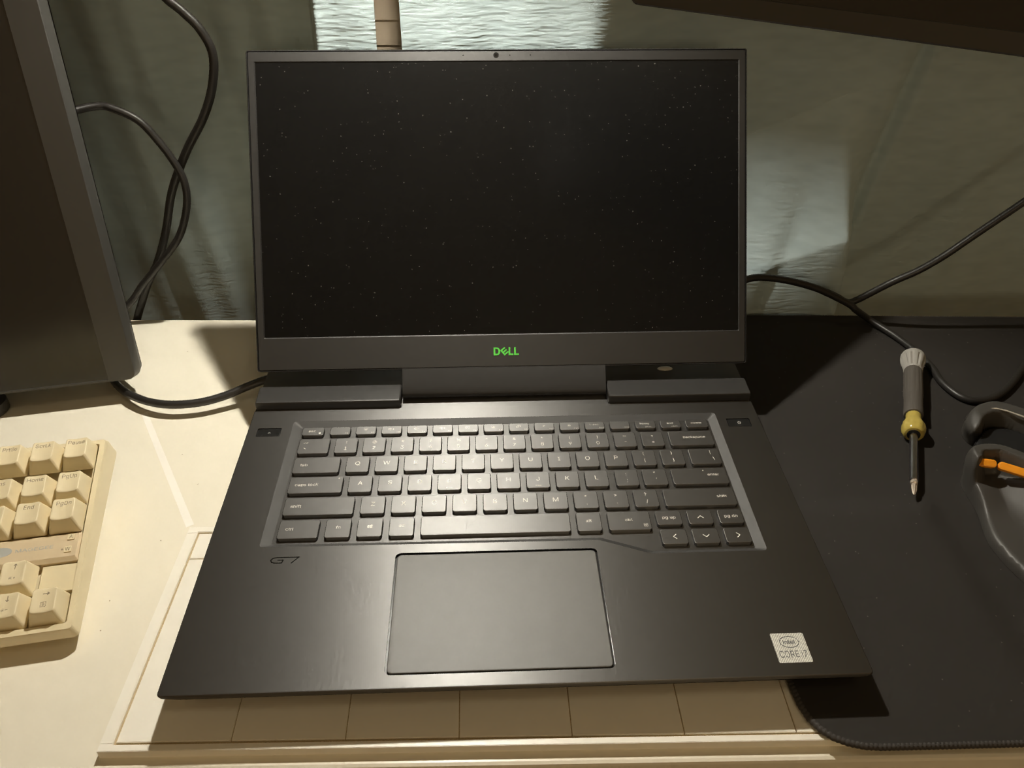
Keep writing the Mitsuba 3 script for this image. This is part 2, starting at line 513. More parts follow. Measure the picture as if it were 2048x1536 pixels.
def mat_top(x, y):
    z = BT + MT - 6.0 * np.maximum(sstep(136, 158, np.asarray(y) + 0.02 * (np.asarray(x) + 208)), sstep(264, 288, x))
    rise = 2.2 * np.exp(-((np.asarray(y) - (352 - 0.10 * (np.asarray(x) - 330))) / 7.0) ** 2) * sstep(320, 420, x)
    return z + rise


def draped(poly, zfun, thick, step=6.0, edge=1.2):
    b = poly.bounds
    xs, ys = np.arange(b[0], b[2] + step, step), np.arange(b[1], b[3] + step, step)
    inner = poly.buffer(-edge)
    pts = [(x, y) for x in xs for y in ys if inner.contains(Point(x, y))]
    ringp = np.array([poly.exterior.interpolate(s).coords[0] for s in np.arange(0, poly.exterior.length, 3.0)])
    rin = np.array([poly.buffer(-edge * 0.6).exterior.interpolate(s).coords[0] for s in np.arange(0, poly.exterior.length - 4, 3.0)])
    allp = np.vstack([ringp, rin, pts])
    from scipy.spatial import Delaunay
    dl = Delaunay(allp)
    cen = allp[dl.simplices].mean(1)
    import shapely
    keep = shapely.contains_xy(poly, cen[:, 0], cen[:, 1])
    f = dl.simplices[keep]
    a = allp[f]
    cr = (a[:, 1, 0] - a[:, 0, 0]) * (a[:, 2, 1] - a[:, 0, 1]) - (a[:, 1, 1] - a[:, 0, 1]) * (a[:, 2, 0] - a[:, 0, 0])
    f = np.where(cr[:, None] < 0, f[:, ::-1], f)
    f = f[np.abs(cr) > 1e-6]
    zt = zfun(allp[:, 0], allp[:, 1])
    n, nr = len(allp), len(ringp)
    v = np.vstack([np.c_[allp, zt], np.c_[allp, zt - thick]])
    side = []
    ccw = Polygon(ringp).exterior.is_ccw
    for i in range(nr):
        j = (i + 1) % nr
        q = [[i, n + i, n + j], [i, n + j, j]] if ccw else [[i, n + j, n + i], [i, j, n + j]]
        side += q
    return trimesh.Trimesh(v, np.vstack([f, f[:, ::-1] + n, side]), process=False)


mm = thing('mouse_mat', 'large black cloth mouse mat with a stitched rim under the right side of the laptop', 'mouse mat')
gi = g.buffer(-1.6)
put('cloth', draped(gi, mat_top, MT - 0.2), 'mouse_mat', 40, parent=mm)
ext = g.buffer(-1.8).exterior
Ls = np.arange(0, ext.length, 0.55)
pp = np.array([ext.interpolate(s).coords[0] for s in Ls])
pz = mat_top(pp[:, 0], pp[:, 1]) - 1.75
rad = 1.9 + 0.16 * np.sin(Ls * 2 * math.pi / 2.2)
put('stitched_rim', sweep(np.c_[pp, pz], rad, 9), 'stitch', 40, parent=mm, label='stitched black rim')

# ================================================================== laptop
lap = thing('laptop', 'open black laptop with a dark screen standing in the middle of the desk', 'laptop')
HW = 178.6
# --- base: deck with keyboard well and touchpad pocket
well_o = [(-148.5, 94.4), (51.0, 93.3), (79.7, 82.0), (148.5, 82.0), (148.5, 210.0), (-148.5, 210.0)]
well_i = [(-142.6, 98.2), (52.6, 97.3), (81.5, 86.0), (142.9, 86.0), (142.9, 205.2), (-142.6, 205.2)]
DB = 223.0
tp_o = rrect(-68.4, 7.6, 48.8, 87.2, 3.2)
tp_g = Polygon(tp_o)


def soften(pts, r=2.0, n=6):
    out = []
    m = len(pts)
    pts = np.asarray(pts, float)
    for i in range(m):
        p, a, b = pts[i], pts[i - 1], pts[(i + 1) % m]
        da, db = (a - p) / np.linalg.norm(a - p), (b - p) / np.linalg.norm(b - p)
        for k in range(n + 1):
            t = k / n
            q0, q1 = p + da * r, p + db * r
            out.append((1 - t) ** 2 * q0 + 2 * t * (1 - t) * p + t * t * q1)
    return np.array(out)


wo, wi = soften(well_o, 2.6), soften(well_i, 1.2)
deck_out = rrect(-HW + 0.5, 0.5, HW - 0.5, DB, 1.6, 4)
btn = [rrect(154.8, 194.2, 171.2, 203.0, 0.8, 3), rrect(-171.9, 194.2, -155.6, 203.0, 0.8, 3)]
top_poly = Polygon(deck_out, [wo, tp_o] + btn)
tv, tf = tri(top_poly)
if np.cross(tv[tf[0, 1]] - tv[tf[0, 0]], tv[tf[0, 2]] - tv[tf[0, 0]]) < 0:
    tf = tf[:, ::-1]
top = trimesh.Trimesh(np.c_[tv, np.zeros(len(tv))], tf, process=False)
skin = loft([ring(rrect(-HW + 9, 11, HW - 9, 262, 6, 4), -18.0), ring(rrect(-HW + 3.5, 4.5, HW - 3.5, 263, 4, 4), -10.5),
             ring(rrect(-HW + 0.4, 0.7, HW - 0.4, 263, 2, 4), -3.4), ring(rrect(-HW, 0, HW, 263, 2, 4), -1.4)], cap1=False)
edge = loft([ring(rrect(-HW, 0, HW, DB + .5, 2.0, 4), -1.4), ring(rrect(-HW, 0, HW, DB + .5, 2, 4), -0.6), ring(rrect(-HW + 0.18, 0.18, HW - 0.18, DB + .18, 1.8, 4), -0.16), ring(deck_out, 0)], cap0=False, cap1=False)
shelf = boxm(-HW + 1.5, 242, -6, HW - 1.5, 266.5, 3.0)
shelf = trimesh.util.concatenate([shelf, boxm(-HW + 1.5, 222, -6, HW - 1.5, 243, -2.6)])
pockets = []
for pk, dz in [(tp_o, 1.6)] + [(b, 1.0) for b in btn]:
    w_ = loft([ring(pk, -dz), ring(pk, 0)], cap1=False)
    w_.invert()
    pockets.append(w_)
for pk, dz in [(tp_o, 1.6)] + [(b, 1.0) for b in btn]:
    pass
base = put('base', [top, skin, edge, shelf], 'deck', 20, parent=lap)
for pkm in pockets[1:]:
    put('button_recess', pkm, 'black', 20, parent=lap)
put('touchpad_gap', pockets[0], 'gloss_black', 20, parent=lap, label='black gap around the touchpad')
wm = loft([ring(wi, -2.5), ring(wo, 0)], cap1=False)
wv, wf = tri(Polygon(wi))
sides = loft([ring(wi, -2.5), ring(wo, 0.0)], cap0=False, cap1=False)
sides.invert()
if np.cross(wv[wf[0, 1]] - wv[wf[0, 0]], wv[wf[0, 2]] - wv[wf[0, 0]]) < 0:
    wf = wf[:, ::-1]
put('well_bevel', sides, 'bevel', 20, parent=lap, label='grey sloping rim of the keyboard well')
put('keyboard_well', [trimesh.Trimesh(np.c_[wv, np.full(len(wv), -2.5)], wf, process=False)], 'well', 20, parent=lap, label='recessed grey keyboard well')

for fxx, fyy, fz in ((-140, 30, BT), (140 - 15, 30, BT), (-140, 245, DESK), (158, 245, DESK + MT)):
    put('foot', slab(fxx - 9, fyy - 4, fxx + 9, fyy + 4, fz, -17.0, 3, 0.8), 'rubber_dark', parent=lap)

# --- touchpad
tpad = put('touchpad', loft([ring(rrect(-67.3, 8.7, 47.7, 86.1, 2.5), -1.5), ring(rrect(-67.3, 8.7, 47.7, 86.1, 2.5), -0.55), ring(rrect(-67.1, 8.9, 47.5, 85.9, 2.3), -0.3), ring(rrect(-66.75, 9.25, 47.15, 85.55, 2.2), -0.2)]), 'touchpad', 20, parent=lap, label='smooth grey touchpad')

# --- keys
KT = 0.2


def keymesh(x0, y0, x1, y1):
    o = lambda d: rrect(x0 + d, y0 + d, x1 - d, y1 - d, 1.5 - d, 4)
    return loft([ring(rrect(x0 + .0, y0 + .0, x1 - .0, y1 - .0, 1.6, 4), -2.45), ring(o(0.05), KT - 0.45), ring(o(0.16), KT - 0.13), ring(o(0.42), KT)], cap0=False)


def legend(parent, meshes):
    put('legend', [moved(m, 0, 0, KT - 0.01) for m in meshes], 'legend', False, parent=parent)


def ext_icon(poly, x=0, y=0, s=1.0):
    return extrude(affinity.translate(affinity.scale(poly, s, s, origin=(0, 0)), x, y), 0, 0.05)


def key(x0, x1, y0, y1, parts, label):
    k = put('key', keymesh(x0, y0, x1, y1), 'key', 25, parent=lap, label=label)
    if parts:
        legend(k, parts)
    return k


def tx(s, h, x, y, align='c', **kw):
    return moved(text(s, h, align=align, **kw), x, y)


# icons (about 3 mm)
speaker = strokes([[(-1.3, -.45), (-.6, -.45), (.4, -1.1), (.4, 1.1), (-.6, .45), (-1.3, .45), (-1.3, -.45)]], .13)
sun = unary_union([Point(0, 0).buffer(.45)] + [LineString([(math.cos(a) * .8, math.sin(a) * .8), (math.cos(a) * 1.25, math.sin(a) * 1.25)]).buffer(.10) for a in np.arange(8) * math.pi / 4])
antenna = strokes([[(-.5, -1.1), (0, .3), (.5, -1.1)], arc(0, .5, .6, -40, 40, 6), arc(0, .5, .6, 140, 220, 6), arc(0, .5, 1.2, -40, 40, 6), arc(0, .5, 1.2, 140, 220, 6)], .13)
battery = strokes([[(-1.5, -1), (-1.5, 1), (-.5, 1), (-.5, -1), (-1.5, -1)], [(-.2, 1), (1.2, 1), (1.2, 0)], [(.2, -.8), (1.2, -.8)]], .13)
kbl = strokes([[(-1, -.9), (-.8, -.3), (.8, -.3), (1, -.9), (-1, -.9)], [(0, .3), (0, .9)], [(-.8, .2), (-1.2, .7)], [(.8, .2), (1.2, .7)]], .11)
disp = strokes([[(-1.5, -1), (-1.5, .1), (.1, .1), (.1, -1), (-1.5, -1)], [(-.6, .4), (-.6, 1.1), (1.4, 1.1), (1.4, -.2), (.5, -.2)]], .12)
winlogo = unary_union([Polygon([(-1.5, -1.05), (-.1, -1.25), (-.1, -.06), (-1.5, -.06)]), Polygon([(.1, -1.28), (1.7, -1.5), (1.7, -.06), (.1, -.06)]),
                       Polygon([(-1.5, .06), (-.1, .06), (-.1, 1.25), (-1.5, 1.05)]), Polygon([(.1, .06), (1.7, .06), (1.7, 1.5), (.1, 1.28)])])
menu = strokes([[(-1, -1), (1, -1), (1, 1), (-1, 1), (-1, -1)], [(-.4, .4), (.4, .4)], [(-.4, 0), (.4, 0)], [(-.4, -.4), (.4, -.4)]], .1)
power = strokes([arc(0, 0, 1.1, 125, 415, 20), [(0, .5), (0, 1.4)]], .14)
mute = strokes([[(.9, -.4), (1.6, .4)], [(.9, .4), (1.6, -.4)]], .12)

# function row
FY0, FY1 = 194.3, 202.6
fm = (FY0 + FY1) / 2
key(-141, -125.9, FY0, FY1, [tx('esc', 2.2, -134.0, fm + .3), ext_icon(Point(0, 0).buffer(.75), -128.6, fm - 2.0)], 'black esc key')
ficon = {2: [ext_icon(antenna, 0, .8)], 3: [ext_icon(speaker, -.6, .6), ext_icon(mute, .1, .6)], 4: [ext_icon(speaker, -.6, .6), ext_icon(strokes([[(1.0, .0), (1.5, .0)]], .12), 0, .6)],
         5: [ext_icon(speaker, -.6, .6), ext_icon(strokes([arc(.5, 0, .7, -45, 45, 5), arc(.5, 0, 1.2, -45, 45, 5)], .12), 0, .6)], 6: [ext_icon(battery, 0, .6), ext_icon(Point(0, 0).buffer(.35), .9, -.2)],
         7: [ext_icon(kbl, 0, .6)], 8: [ext_icon(disp, 0, .6)], 9: [ext_icon(sun, 0, .6, .75)], 10: [ext_icon(sun, 0, .6)], 11: [text('T-PAD', 1.5)]}
for i in range(1, 13):
    c = -114.8 + 17.6 * (i - 1)
    parts = [moved(m, c - .3, fm + (0.9 if i == 11 else 0)) for m in ficon.get(i, [])] + [tx(f'F{i}', 1.25, c + 4.6, fm - 2.5)]
    key(c - 7.0, c + 7.0, FY0, FY1, parts, f'black F{i} key')
key(89.7, 103.9, FY0, FY1, [tx('home', 1.9, 96.3, fm + .9), tx('prt sc', 1.25, 98.6, fm - 2.5)], 'black home key')
key(107.3, 121.7, FY0, FY1, [tx('end', 1.9, 114.2, fm + .9), tx('insert', 1.25, 116.6, fm - 2.5)], 'black end key')
key(125.1, 140.8, FY0, FY1, [tx('delete', 1.9, 132.6, fm + .5)], 'black delete key')
# number row
NY0, NY1 = 175.6, 190.5
nm = (NY0 + NY1) / 2
key(-141, -120.3, NY0, NY1, [ext_icon(strokes([[(-1.3, -.1), (-.5, .25), (.5, -.1), (1.3, .25)]], .2), -136.3, nm + 3.2), ext_icon(strokes([[(-.5, .5), (.5, -.5)]], .2), -136.3, nm - 2.2)], 'black tilde key')
for i, (u, l) in enumerate(zip('!@#$%^&*()_+', '1234567890-=')):
    c = -109.0 + 18.92 * i
    if l == '-':
        parts = [ext_icon(strokes([[(-1.0, 0), (1.0, 0)]], .2), c, nm + 3.4), ext_icon(strokes([[(-.7, 0), (.7, 0)]], .2), c, nm - 2.6)]
    else:
        parts = [tx(u, 2.5, c + .1, nm + 3.2), tx(l, 3.0, c, nm - 2.9)]
    key(c - 7.6, c + 7.6, NY0, NY1, parts, f'black {l} key')
key(110.6, 140.8, NY0, NY1, [tx('backspace', 2.2, 135.4, nm + .9, 'r')], 'black backspace key')
# letter rows
QY0, QY1 = 156.7, 171.6
qm = (QY0 + QY1) / 2
key(-141, -110.7, QY0, QY1, [tx('tab', 2.4, -136.4, qm + .4, 'l')], 'black tab key')
for i, l in enumerate('QWERTYUIOP'):
    c = -99.1 + 18.93 * i
    key(c - 7.6, c + 7.6, QY0, QY1, [tx(l, 3.5, c, qm + .8)], f'black {l} key')
for i, (u, l) in enumerate(('{[', '}]')):
    c = -99.1 + 18.93 * (10 + i)
    key(c - 7.7, c + 7.7, QY0, QY1, [tx(u, 2.5, c - .2, qm + 4.0), tx(l, 2.5, c, qm - 2.6)], 'black opening bracket key' if i == 0 else 'black closing bracket key')
key(120.6, 141.1, QY0, QY1, [tx('|', 2.6, 135.0, qm + 4.0), tx('\\', 2.6, 136.2, qm - 2.0)], 'black backslash key')
AY0, AY1 = 138.2, 152.9
am = (AY0 + AY1) / 2
key(-140.6, -106.5, AY0, AY1, [tx('caps lock', 2.4, -136.6, am + .4, 'l'), ext_icon(Point(0, 0).buffer(.5), -109.4, AY1 - 1.8)], 'black caps lock key')
for i, l in enumerate('ASDFGHJKL'):
    c = -95.4 + 18.93 * i
    parts = [tx(l, 3.5, c, am + .8)]
    if l in 'FJ':
        parts.append(ext_icon(strokes([[(-1.8, 0), (1.8, 0)]], .18), c, AY0 + 2.2))
    key(c - 7.6, c + 7.6, AY0, AY1, parts, f'black {l} key')
key(66.5 + 1.6, 66.5 + 16.7, AY0, AY1, [tx(':', 2.6, 75.4, am + 3.4), tx(';', 2.6, 75.6, am - 2.4)], 'black semicolon key')
key(86.1, 101.8, AY0, AY1, [tx('"', 2.6, 94.0, am + 3.6), tx("'", 2.6, 94.6, am - 2.2)], 'black quote key')
key(105.0, 141.2, AY0, AY1, [tx('enter', 2.3, 135.8, am + 1.2, 'r'), ext_icon(Point(0, 0).buffer(.45), 126.2, AY1 - 2.4)], 'black enter key')
ZY0, ZY1 = 119.3, 134.1
zm = (ZY0 + ZY1) / 2
key(-140.2, -97.0, ZY0, ZY1, [tx('shift', 2.4, -136.0, zm + .2, 'l')], 'black left shift key')
for i, l in enumerate('ZXCVBNM'):
    c = -85.5 + 18.92 * i
    key(c - 7.6, c + 7.6, ZY0, ZY1, [tx(l, 3.5, c, zm + .7)], f'black {l} key')
for i, (u, l, w) in enumerate((('<', ',', 'comma'), ('>', '.', 'full stop'), ('?', '/', 'slash'))):
    c = -85.5 + 18.92 * (7 + i)
    key(c - 7.7, c + 7.7, ZY0, ZY1, [tx(u, 2.6, c, zm + 3.4), tx(l, 2.6, c + .3, zm - 2.6)], f'black {w} key')
key(96.1, 141.3, ZY0, ZY1, [tx('shift', 2.3, 135.8, zm + .4, 'r')], 'black right shift key')
SY0, SY1 = 100.5, 115.3
sm = (SY0 + SY1) / 2
key(-140, -115.8, SY0, SY1, [tx('ctrl', 2.3, -135.6, sm + .2, 'l')], 'black left ctrl key')
key(-112.1, -96.8, SY0, SY1, [tx('fn', 2.3, -104.4, sm + .7)], 'black fn key')
key(-93.1, -77.9, SY0, SY1, [ext_icon(winlogo, -85.6, sm + .7, .95)], 'black key with a four-pane symbol')
key(-74.0, -58.9, SY0, SY1, [tx('alt', 2.3, -66.5, sm + .9)], 'black left alt key')
key(-55.1, 35.3, SY0, SY1 + .4, [], 'long black space bar')
key(39.1, 54.2, SY0, SY1 + .4, [tx('alt', 2.3, 46.6, sm + .9)], 'black right alt key')
key(58.2, 84.3, SY0, SY1 + .4, [tx('ctrl', 2.3, 71.0, sm + .9), ext_icon(menu, 80.8, SY0 + 3.6, 1.1)], 'black right ctrl key')
UY0, UY1, LY0, LY1 = 103.9, 115.3, 88.5, 100.1
um, lm = (UY0 + UY1) / 2, (LY0 + LY1) / 2
chev = {'<': [(.9, 1.7), (-.9, 0), (.9, -1.7)], '>': [(-.9, 1.7), (.9, 0), (-.9, -1.7)], '^': [(-1.8, -.9), (0, .9), (1.8, -.9)], 'v': [(-1.8, .9), (0, -.9), (1.8, .9)]}
key(87.9, 103.6, UY0, UY1, [tx('pg up', 2.3, 95.8, um + .3)], 'black pg up key')
key(107.3, 122.7, UY0, UY1, [ext_icon(strokes([chev['^']], .24), 115.2, um)], 'black up arrow key')
key(126.3, 141.4, UY0, UY1, [tx('pg dn', 2.3, 134.0, um + .3)], 'black pg dn key')
key(88.2, 104.0, LY0, LY1, [ext_icon(strokes([chev['<']], .24), 96.4, lm)], 'black left arrow key')
key(107.2, 123.0, LY0, LY1, [ext_icon(strokes([chev['v']], .24), 115.3, lm)], 'black down arrow key')
key(126.4, 141.9, LY0, LY1, [ext_icon(strokes([chev['>']], .24), 134.6, lm)], 'black right arrow key')

# --- power button, indicator button
pb = put('power_button', slab(155.3, 194.7, 170.7, 202.5, -0.9, -0.25, 0.7, 0.15, 3), 'gloss_black', parent=lap, label='black power button in the corner of the deck')
put('symbol', moved(ext_icon(power, 163.2, 198.7, .95), 0, 0, -0.26), 'legend', False, parent=pb)
ib = put('small_button', slab(-171.4, 194.7, -156.1, 202.5, -0.9, -0.25, 0.7, 0.15, 3), 'gloss_black', parent=lap, label='small black button with a faint mark')
put('mark', moved(ext_icon(strokes([[(-.9, -.5), (0, .4), (.9, -.5)], [(-.4, -.6), (.4, -.6)]], .12), -163.3, 198.4), 0, 0, -0.26), 'slate_ink', False, parent=ib)

# --- etched G7 emblem on the palm rest
g7 = strokes([[(-124.6, 86.4), (-127.4, 86.4)]], .01)
gl = [(-132.2, 86.3), (-137.0, 86.3), (-138.9, 85.6), (-139.7, 84.2), (-138.9, 82.8), (-137.0, 82.2), (-133.2, 82.2), (-132.7, 84.3), (-135.6, 84.3)]
sv = [(-131.9, 86.3), (-124.0, 86.3), (-127.6, 82.0)]
g7o = unary_union([LineString(gl).buffer(.30, join_style=2), LineString(sv).buffer(.30, join_style=2)])
put('model_mark', slab_poly(LineString(gl).buffer(.30, join_style=2), 0, .22, .1), 'etch', 20, parent=lap, label='glossy raised G on the palm rest')
put('model_mark', slab_poly(LineString(sv).buffer(.30, join_style=2), 0, .22, .1), 'etch', 20, parent=lap, label='glossy raised 7 on the palm rest')

# --- sticker
st = put('sticker', extrude(Polygon(rrect(132.4, 7.4, 149.9, 25.0, .7)), 0, .10), 'sticker', False, parent=lap, label='small silver striped sticker')
sw = [unary_union([LineString(arc(0, 0, 1, 25, 300, 40)).buffer(.06)])]
sw = affinity.scale(LineString(arc(0, 0, 1, 50, 345, 48)), 5.0, 3.3, origin=(0, 0)).buffer(.22)
sw2 = affinity.scale(LineString(arc(0, 0, 1, -5, 40, 10)), 5.0, 3.3, origin=(0, 0)).buffer(.16)
put('swirl', extrude(affinity.translate(unary_union([sw, sw2]), 141.2, 19.6), .1, .14), 'sticker_ink', False, parent=st)
put('lettering', [moved(text('intel', 2.4, .04, bold=True), 141.1, 19.6, .1), moved(text('CORE i7', 3.9, .04, squeeze=.72), 141.2, 12.4, .1)], 'sticker_ink', False, parent=st)

# --- rear hinge covers, hinge and lid
for x0, x1 in ((-177.6, -75.0), (74.2, 177.6)):
    prof = [(223.2, -0.2), (223.2, 4.9), (223.8, 6.2), (225.2, 6.6), (240.6, 7.2), (242.0, 6.4), (242.6, 4.0), (243.5, -2.6)]
    rings = []
    for x, ds in ((x0, 1.2), (x0 + .3, .4), (x0 + 1.0, 0), (x1 - 1.0, 0), (x1 - .3, .4), (x1, 1.2)):
        c = np.array([233, 0.0])
        q = np.array([(c[0] + (y - c[0]) * (1 - ds / 14), z - (ds if z > 2 else 0)) for y, z in prof])
        rings.append(np.c_[np.full(len(q), x), q])
    m = loft(rings)
    if m.volume < 0:
        m.invert()
    put('hinge_cover', m, 'hinge_top', 25, parent=lap, label='black hinge cover left of the hinge' if x0 < 0 else 'black hinge cover right of the hinge')

al = 0.58
SA, CA = math.sin(al), math.cos(al)
LB = np.array([0, 258.68, 37.21])              # bottom middle of the visible screen opening
LU, LN = np.array([0, SA, CA]), np.array([0, -CA, SA])
lidf = lambda m: framed(m, LB, [1, 0, 0], LU, LN)
lw, lbm, ltp = 178.3, 24.0, 194.87 + 7.86
# outer shell
o = lambda d, r: rrect(-lw + d, -lbm + d, lw - d, ltp - d, r, 4)
lid = put('lid', lidf(loft([ring(o(2.5, 2), -7.0), ring(o(0.6, 2), -5.6), ring(o(0.0, 1.6), -4.0), ring(o(0.0, 1.6), -0.45), ring(o(0.35, 1.3), -0.05), ring(o(0.7, 1.2), -0.05), ring(o(1.1, 1.2), -0.9)])), 'lid', 20, parent=lap, label='black screen lid')
hole = rrect(-172.8, 0, 172.8, 194.87, .6, 2)
hole_in = rrect(-172.1, .8, 172.1, 194.4, .4, 2)
bo = o(1.5, 1.0)
bz, bf = tri(Polygon(bo, [hole]))
if np.cross(bz[bf[0, 1]] - bz[bf[0, 0]], bz[bf[0, 2]] - bz[bf[0, 0]]) < 0:
    bf = bf[:, ::-1]
face = trimesh.Trimesh(np.c_[bz, np.zeros(len(bz))], bf, process=False)
inn = loft([ring(hole_in, -0.75), ring(hole, 0)], cap0=False, cap1=False); inn.invert()
outr = loft([ring(o(1.3, 1.0), -0.85), ring(o(1.3, 1), -0.2), ring(bo, 0)], cap0=False, cap1=False)
put('bezel', lidf(trimesh.util.concatenate([face, inn, outr])), 'bezel', 15, parent=lid, label='dark grey screen bezel')
put('screen', lidf(extrude(Polygon(hole_in).buffer(.05), -1.2, -0.7)), 'screen', False, parent=lid, label='switched-off matte black screen with dust specks')
# webcam and microphone holes in the upper bezel
wy = 194.87 + 3.6
wx = -2.2
put('webcam', lidf(moved(trimesh.creation.cylinder(2.0, .2, sections=28), wx, wy, .08)), 'gloss_black', parent=lid, label='round webcam')
put('webcam_lens', lidf(moved(trimesh.creation.cylinder(0.9, .1, sections=20), wx, wy, .21)), 'etch', parent=lid)
for hx in (-25.5, 7.6, 22.2):
    put('microphone_hole', lidf(moved(trimesh.creation.cylinder(.5, .06, sections=12), hx, wy, .03)), 'black', parent=lid)
# green lettered emblem:  D, tilted E, L, L
D_ = Polygon([(0, 0), (2.6, 0), (3.9, .5), (4.7, 1.7), (4.9, 2.9), (4.7, 4.1), (3.9, 5.3), (2.6, 5.8), (0, 5.8)]).difference(
    Polygon([(1.3, 1.15), (2.4, 1.15), (3.2, 1.6), (3.5, 2.9), (3.2, 4.2), (2.4, 4.65), (1.3, 4.65)]))
E_ = unary_union([sbox(0, 0, 1.2, 5.0)] + [sbox(0, y, 4.1, y + 1.12) for y in (0, 1.94, 3.88)])
E_ = affinity.rotate(E_, 40, origin=(0, 0))
eb = E_.bounds
E_ = affinity.translate(E_, 4.75 - eb[0], 2.9 - (eb[1] + eb[3]) / 2)
L_ = Polygon([(0, 0), (3.5, 0), (3.5, 1.2), (1.3, 1.2), (1.3, 5.8), (0, 5.8)])
em = [D_, E_, affinity.translate(L_, 10.9, 0), affinity.translate(L_, 14.9, 0)]
ex = 18.4 / 2
for s in em:
    put('emblem_letter', lidf(extrude(affinity.translate(s, -ex + 1.35, -lbm + 9.2), 0, .35)), 'emblem', False, parent=lid, label='bright green emblem letter')
# hinge bar
hb = []
prof = [(249.0, 19.5), (245.5, 17.3), (236.5, 8.6), (233.6, 5.4), (232.6, 3.4), (232.8, 1.4), (234.4, -0.4), (238, -1.6), (252, -1.6), (256, 18)]
rings = [np.c_[np.full(len(prof), x), np.array(prof)] for x in (-74.3, 73.6)]
m = loft(rings)
if m.volume < 0:
    m.invert()
put('hinge', m, 'hinge_bar', 35, parent=lap, label='wide dark grey hinge bar under the screen')
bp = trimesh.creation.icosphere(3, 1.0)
bp.vertices = bp.vertices * [5.8, 2.6, 1.6] + [122.3, 260.2, 3.0]  # pale solid in place of a bright reflection under the lid
put('glint_oval', bp, 'pale', True, parent=lap, label='small pale oval standing in for a glint behind the hinge cover')

# ================================================================== beige keyboard at the left
kbd = thing('keyboard', 'beige mechanical keyboard cut off at the left edge beside the laptop', 'keyboard')
KS = 1.035
psi, tl = math.radians(8.285), math.radians(12.568)
KUX = np.array([math.cos(psi), math.sin(psi), 0])
KUY = np.array([-math.sin(psi) * math.cos(tl), math.cos(psi) * math.cos(tl), math.sin(tl)])
KUN = np.cross(KUX, KUY)
EYE_MM = np.array([-15.612, -227.586, 357.765])
KO = EYE_MM + KS * (np.array([-261.983, 126.607, 26.402]) - EYE_MM)
kf = lambda m: framed(m, KO, KUX * KS, KUY * KS, KUN * KS)
U = 19.05
KX0, KX1, KYB, KYT = -125.0, 13.6, -91.0, 34.6
d0 = -7.5
co = lambda dx, r, dy0=None: rrect(KX0 - dx, KYB - (dx if dy0 is None else dy0), KX1 + dx, KYT + dx, r, 4)


def tilt_ring(r, z_front, z_back):
    t = (r[:, 1] - KYB) / (KYT - KYB)
    return np.c_[r, z_front + (z_back - z_front) * t]


def foot_ring(dx):
    """the case's underside where it stands: flat on the desk"""
    r = co(dx, 3)
    P = KO + (np.c_[r, np.full(len(r), -20.0)] @ np.array([KUX, KUY, KUN])) * KS
    P[:, 2] = DESK
    return (P - KO) @ np.array([KUX, KUY, KUN]).T / KS


rim_in = rrect(KX0 + 3, KYB + 3.4, KX1 - 3.0, KYT - 3.0, 1.2, 4)
rim_out = co(0, 2.0)
plate_z = -15.0
case_parts = [loft([foot_ring(-16), tilt_ring(co(0.8, 3), -15.5, -24.0), tilt_ring(co(2.2, 3), -14.0, -22.0), tilt_ring(co(1.3, 2.4), -10, -10.5), tilt_ring(co(0.35, 2.1), -8.0, -8.0), ring(rim_out - 0 * rim_out, d0)], cap1=False)]
r0 = np.array(rim_out); r1 = np.array(rim_in)
case_parts.append(loft([ring(r0, d0), ring(r1, d0)], cap0=False, cap1=False))
wl = loft([ring(r1, d0), ring(r1, plate_z)], cap0=False, cap1=False)
case_parts.append(wl)
pv, pf = tri(Polygon(rim_in))
if np.cross(pv[pf[0, 1]] - pv[pf[0, 0]], pv[pf[0, 2]] - pv[pf[0, 0]]) < 0:
    pf = pf[:, ::-1]
case_parts.append(trimesh.Trimesh(np.c_[pv, np.full(len(pv), plate_z)], pf, process=False))
put('case', [kf(m) for m in case_parts], 'beige', 25, parent=kbd, label='beige keyboard case')


def capmesh(cx, cy, wu=1.0):
    w = wu * U
    bx0, bx1, by0, by1 = cx - w / 2 + .55, cx + w / 2 - .55, cy - U / 2 - 1.7 + .45, cy + U / 2 - 1.7 - .45
    tx0, tx1, ty0, ty1 = cx - w / 2 + 3.4, cx + w / 2 - 3.4, cy - 7.1, cy + 7.0
    n = 4
    tc = np.array([(tx0 + tx1) / 2, (ty0 + ty1) / 2])
    hwid = (tx1 - tx0) / 2
    dish = lambda q: -0.95 * (1 - np.clip(np.abs(q[:, 0] - tc[0]) / hwid, 0, 1) ** 2) + .25
    def mixr(t, dz, r):
        q = rrect_fine(bx0 + (tx0 - bx0) * t, by0 + (ty0 - by0) * t, bx1 + (tx1 - bx1) * t, by1 + (ty1 - by1) * t, r, n)
        w = t ** 4
        return np.c_[q, dz + w * (dish(q) - .25 + .95 * .0)]
    rings = [mixr(0, -9.6, 1.2), mixr(.05, -8.6, 1.3), mixr(.5, -4.6, 1.5), mixr(.93, -.75, 1.7)]
    tc = np.array([(tx0 + tx1) / 2, (ty0 + ty1) / 2])
    hwid = (tx1 - tx0) / 2
    dish = lambda q: -0.95 * (1 - np.clip(np.abs(q[:, 0] - tc[0]) / hwid, 0, 1) ** 2) + .25
    for s in (1.0, .93, .75, .5, .25, .04):
        q = tc + (rrect_fine(tx0, ty0, tx1, ty1, 1.7, n) - tc) * s
        z = dish(q) - (0.3 if s == 1.0 else 0)
        rings.append(np.c_[q, z])
    return loft(rings, cap0=False)


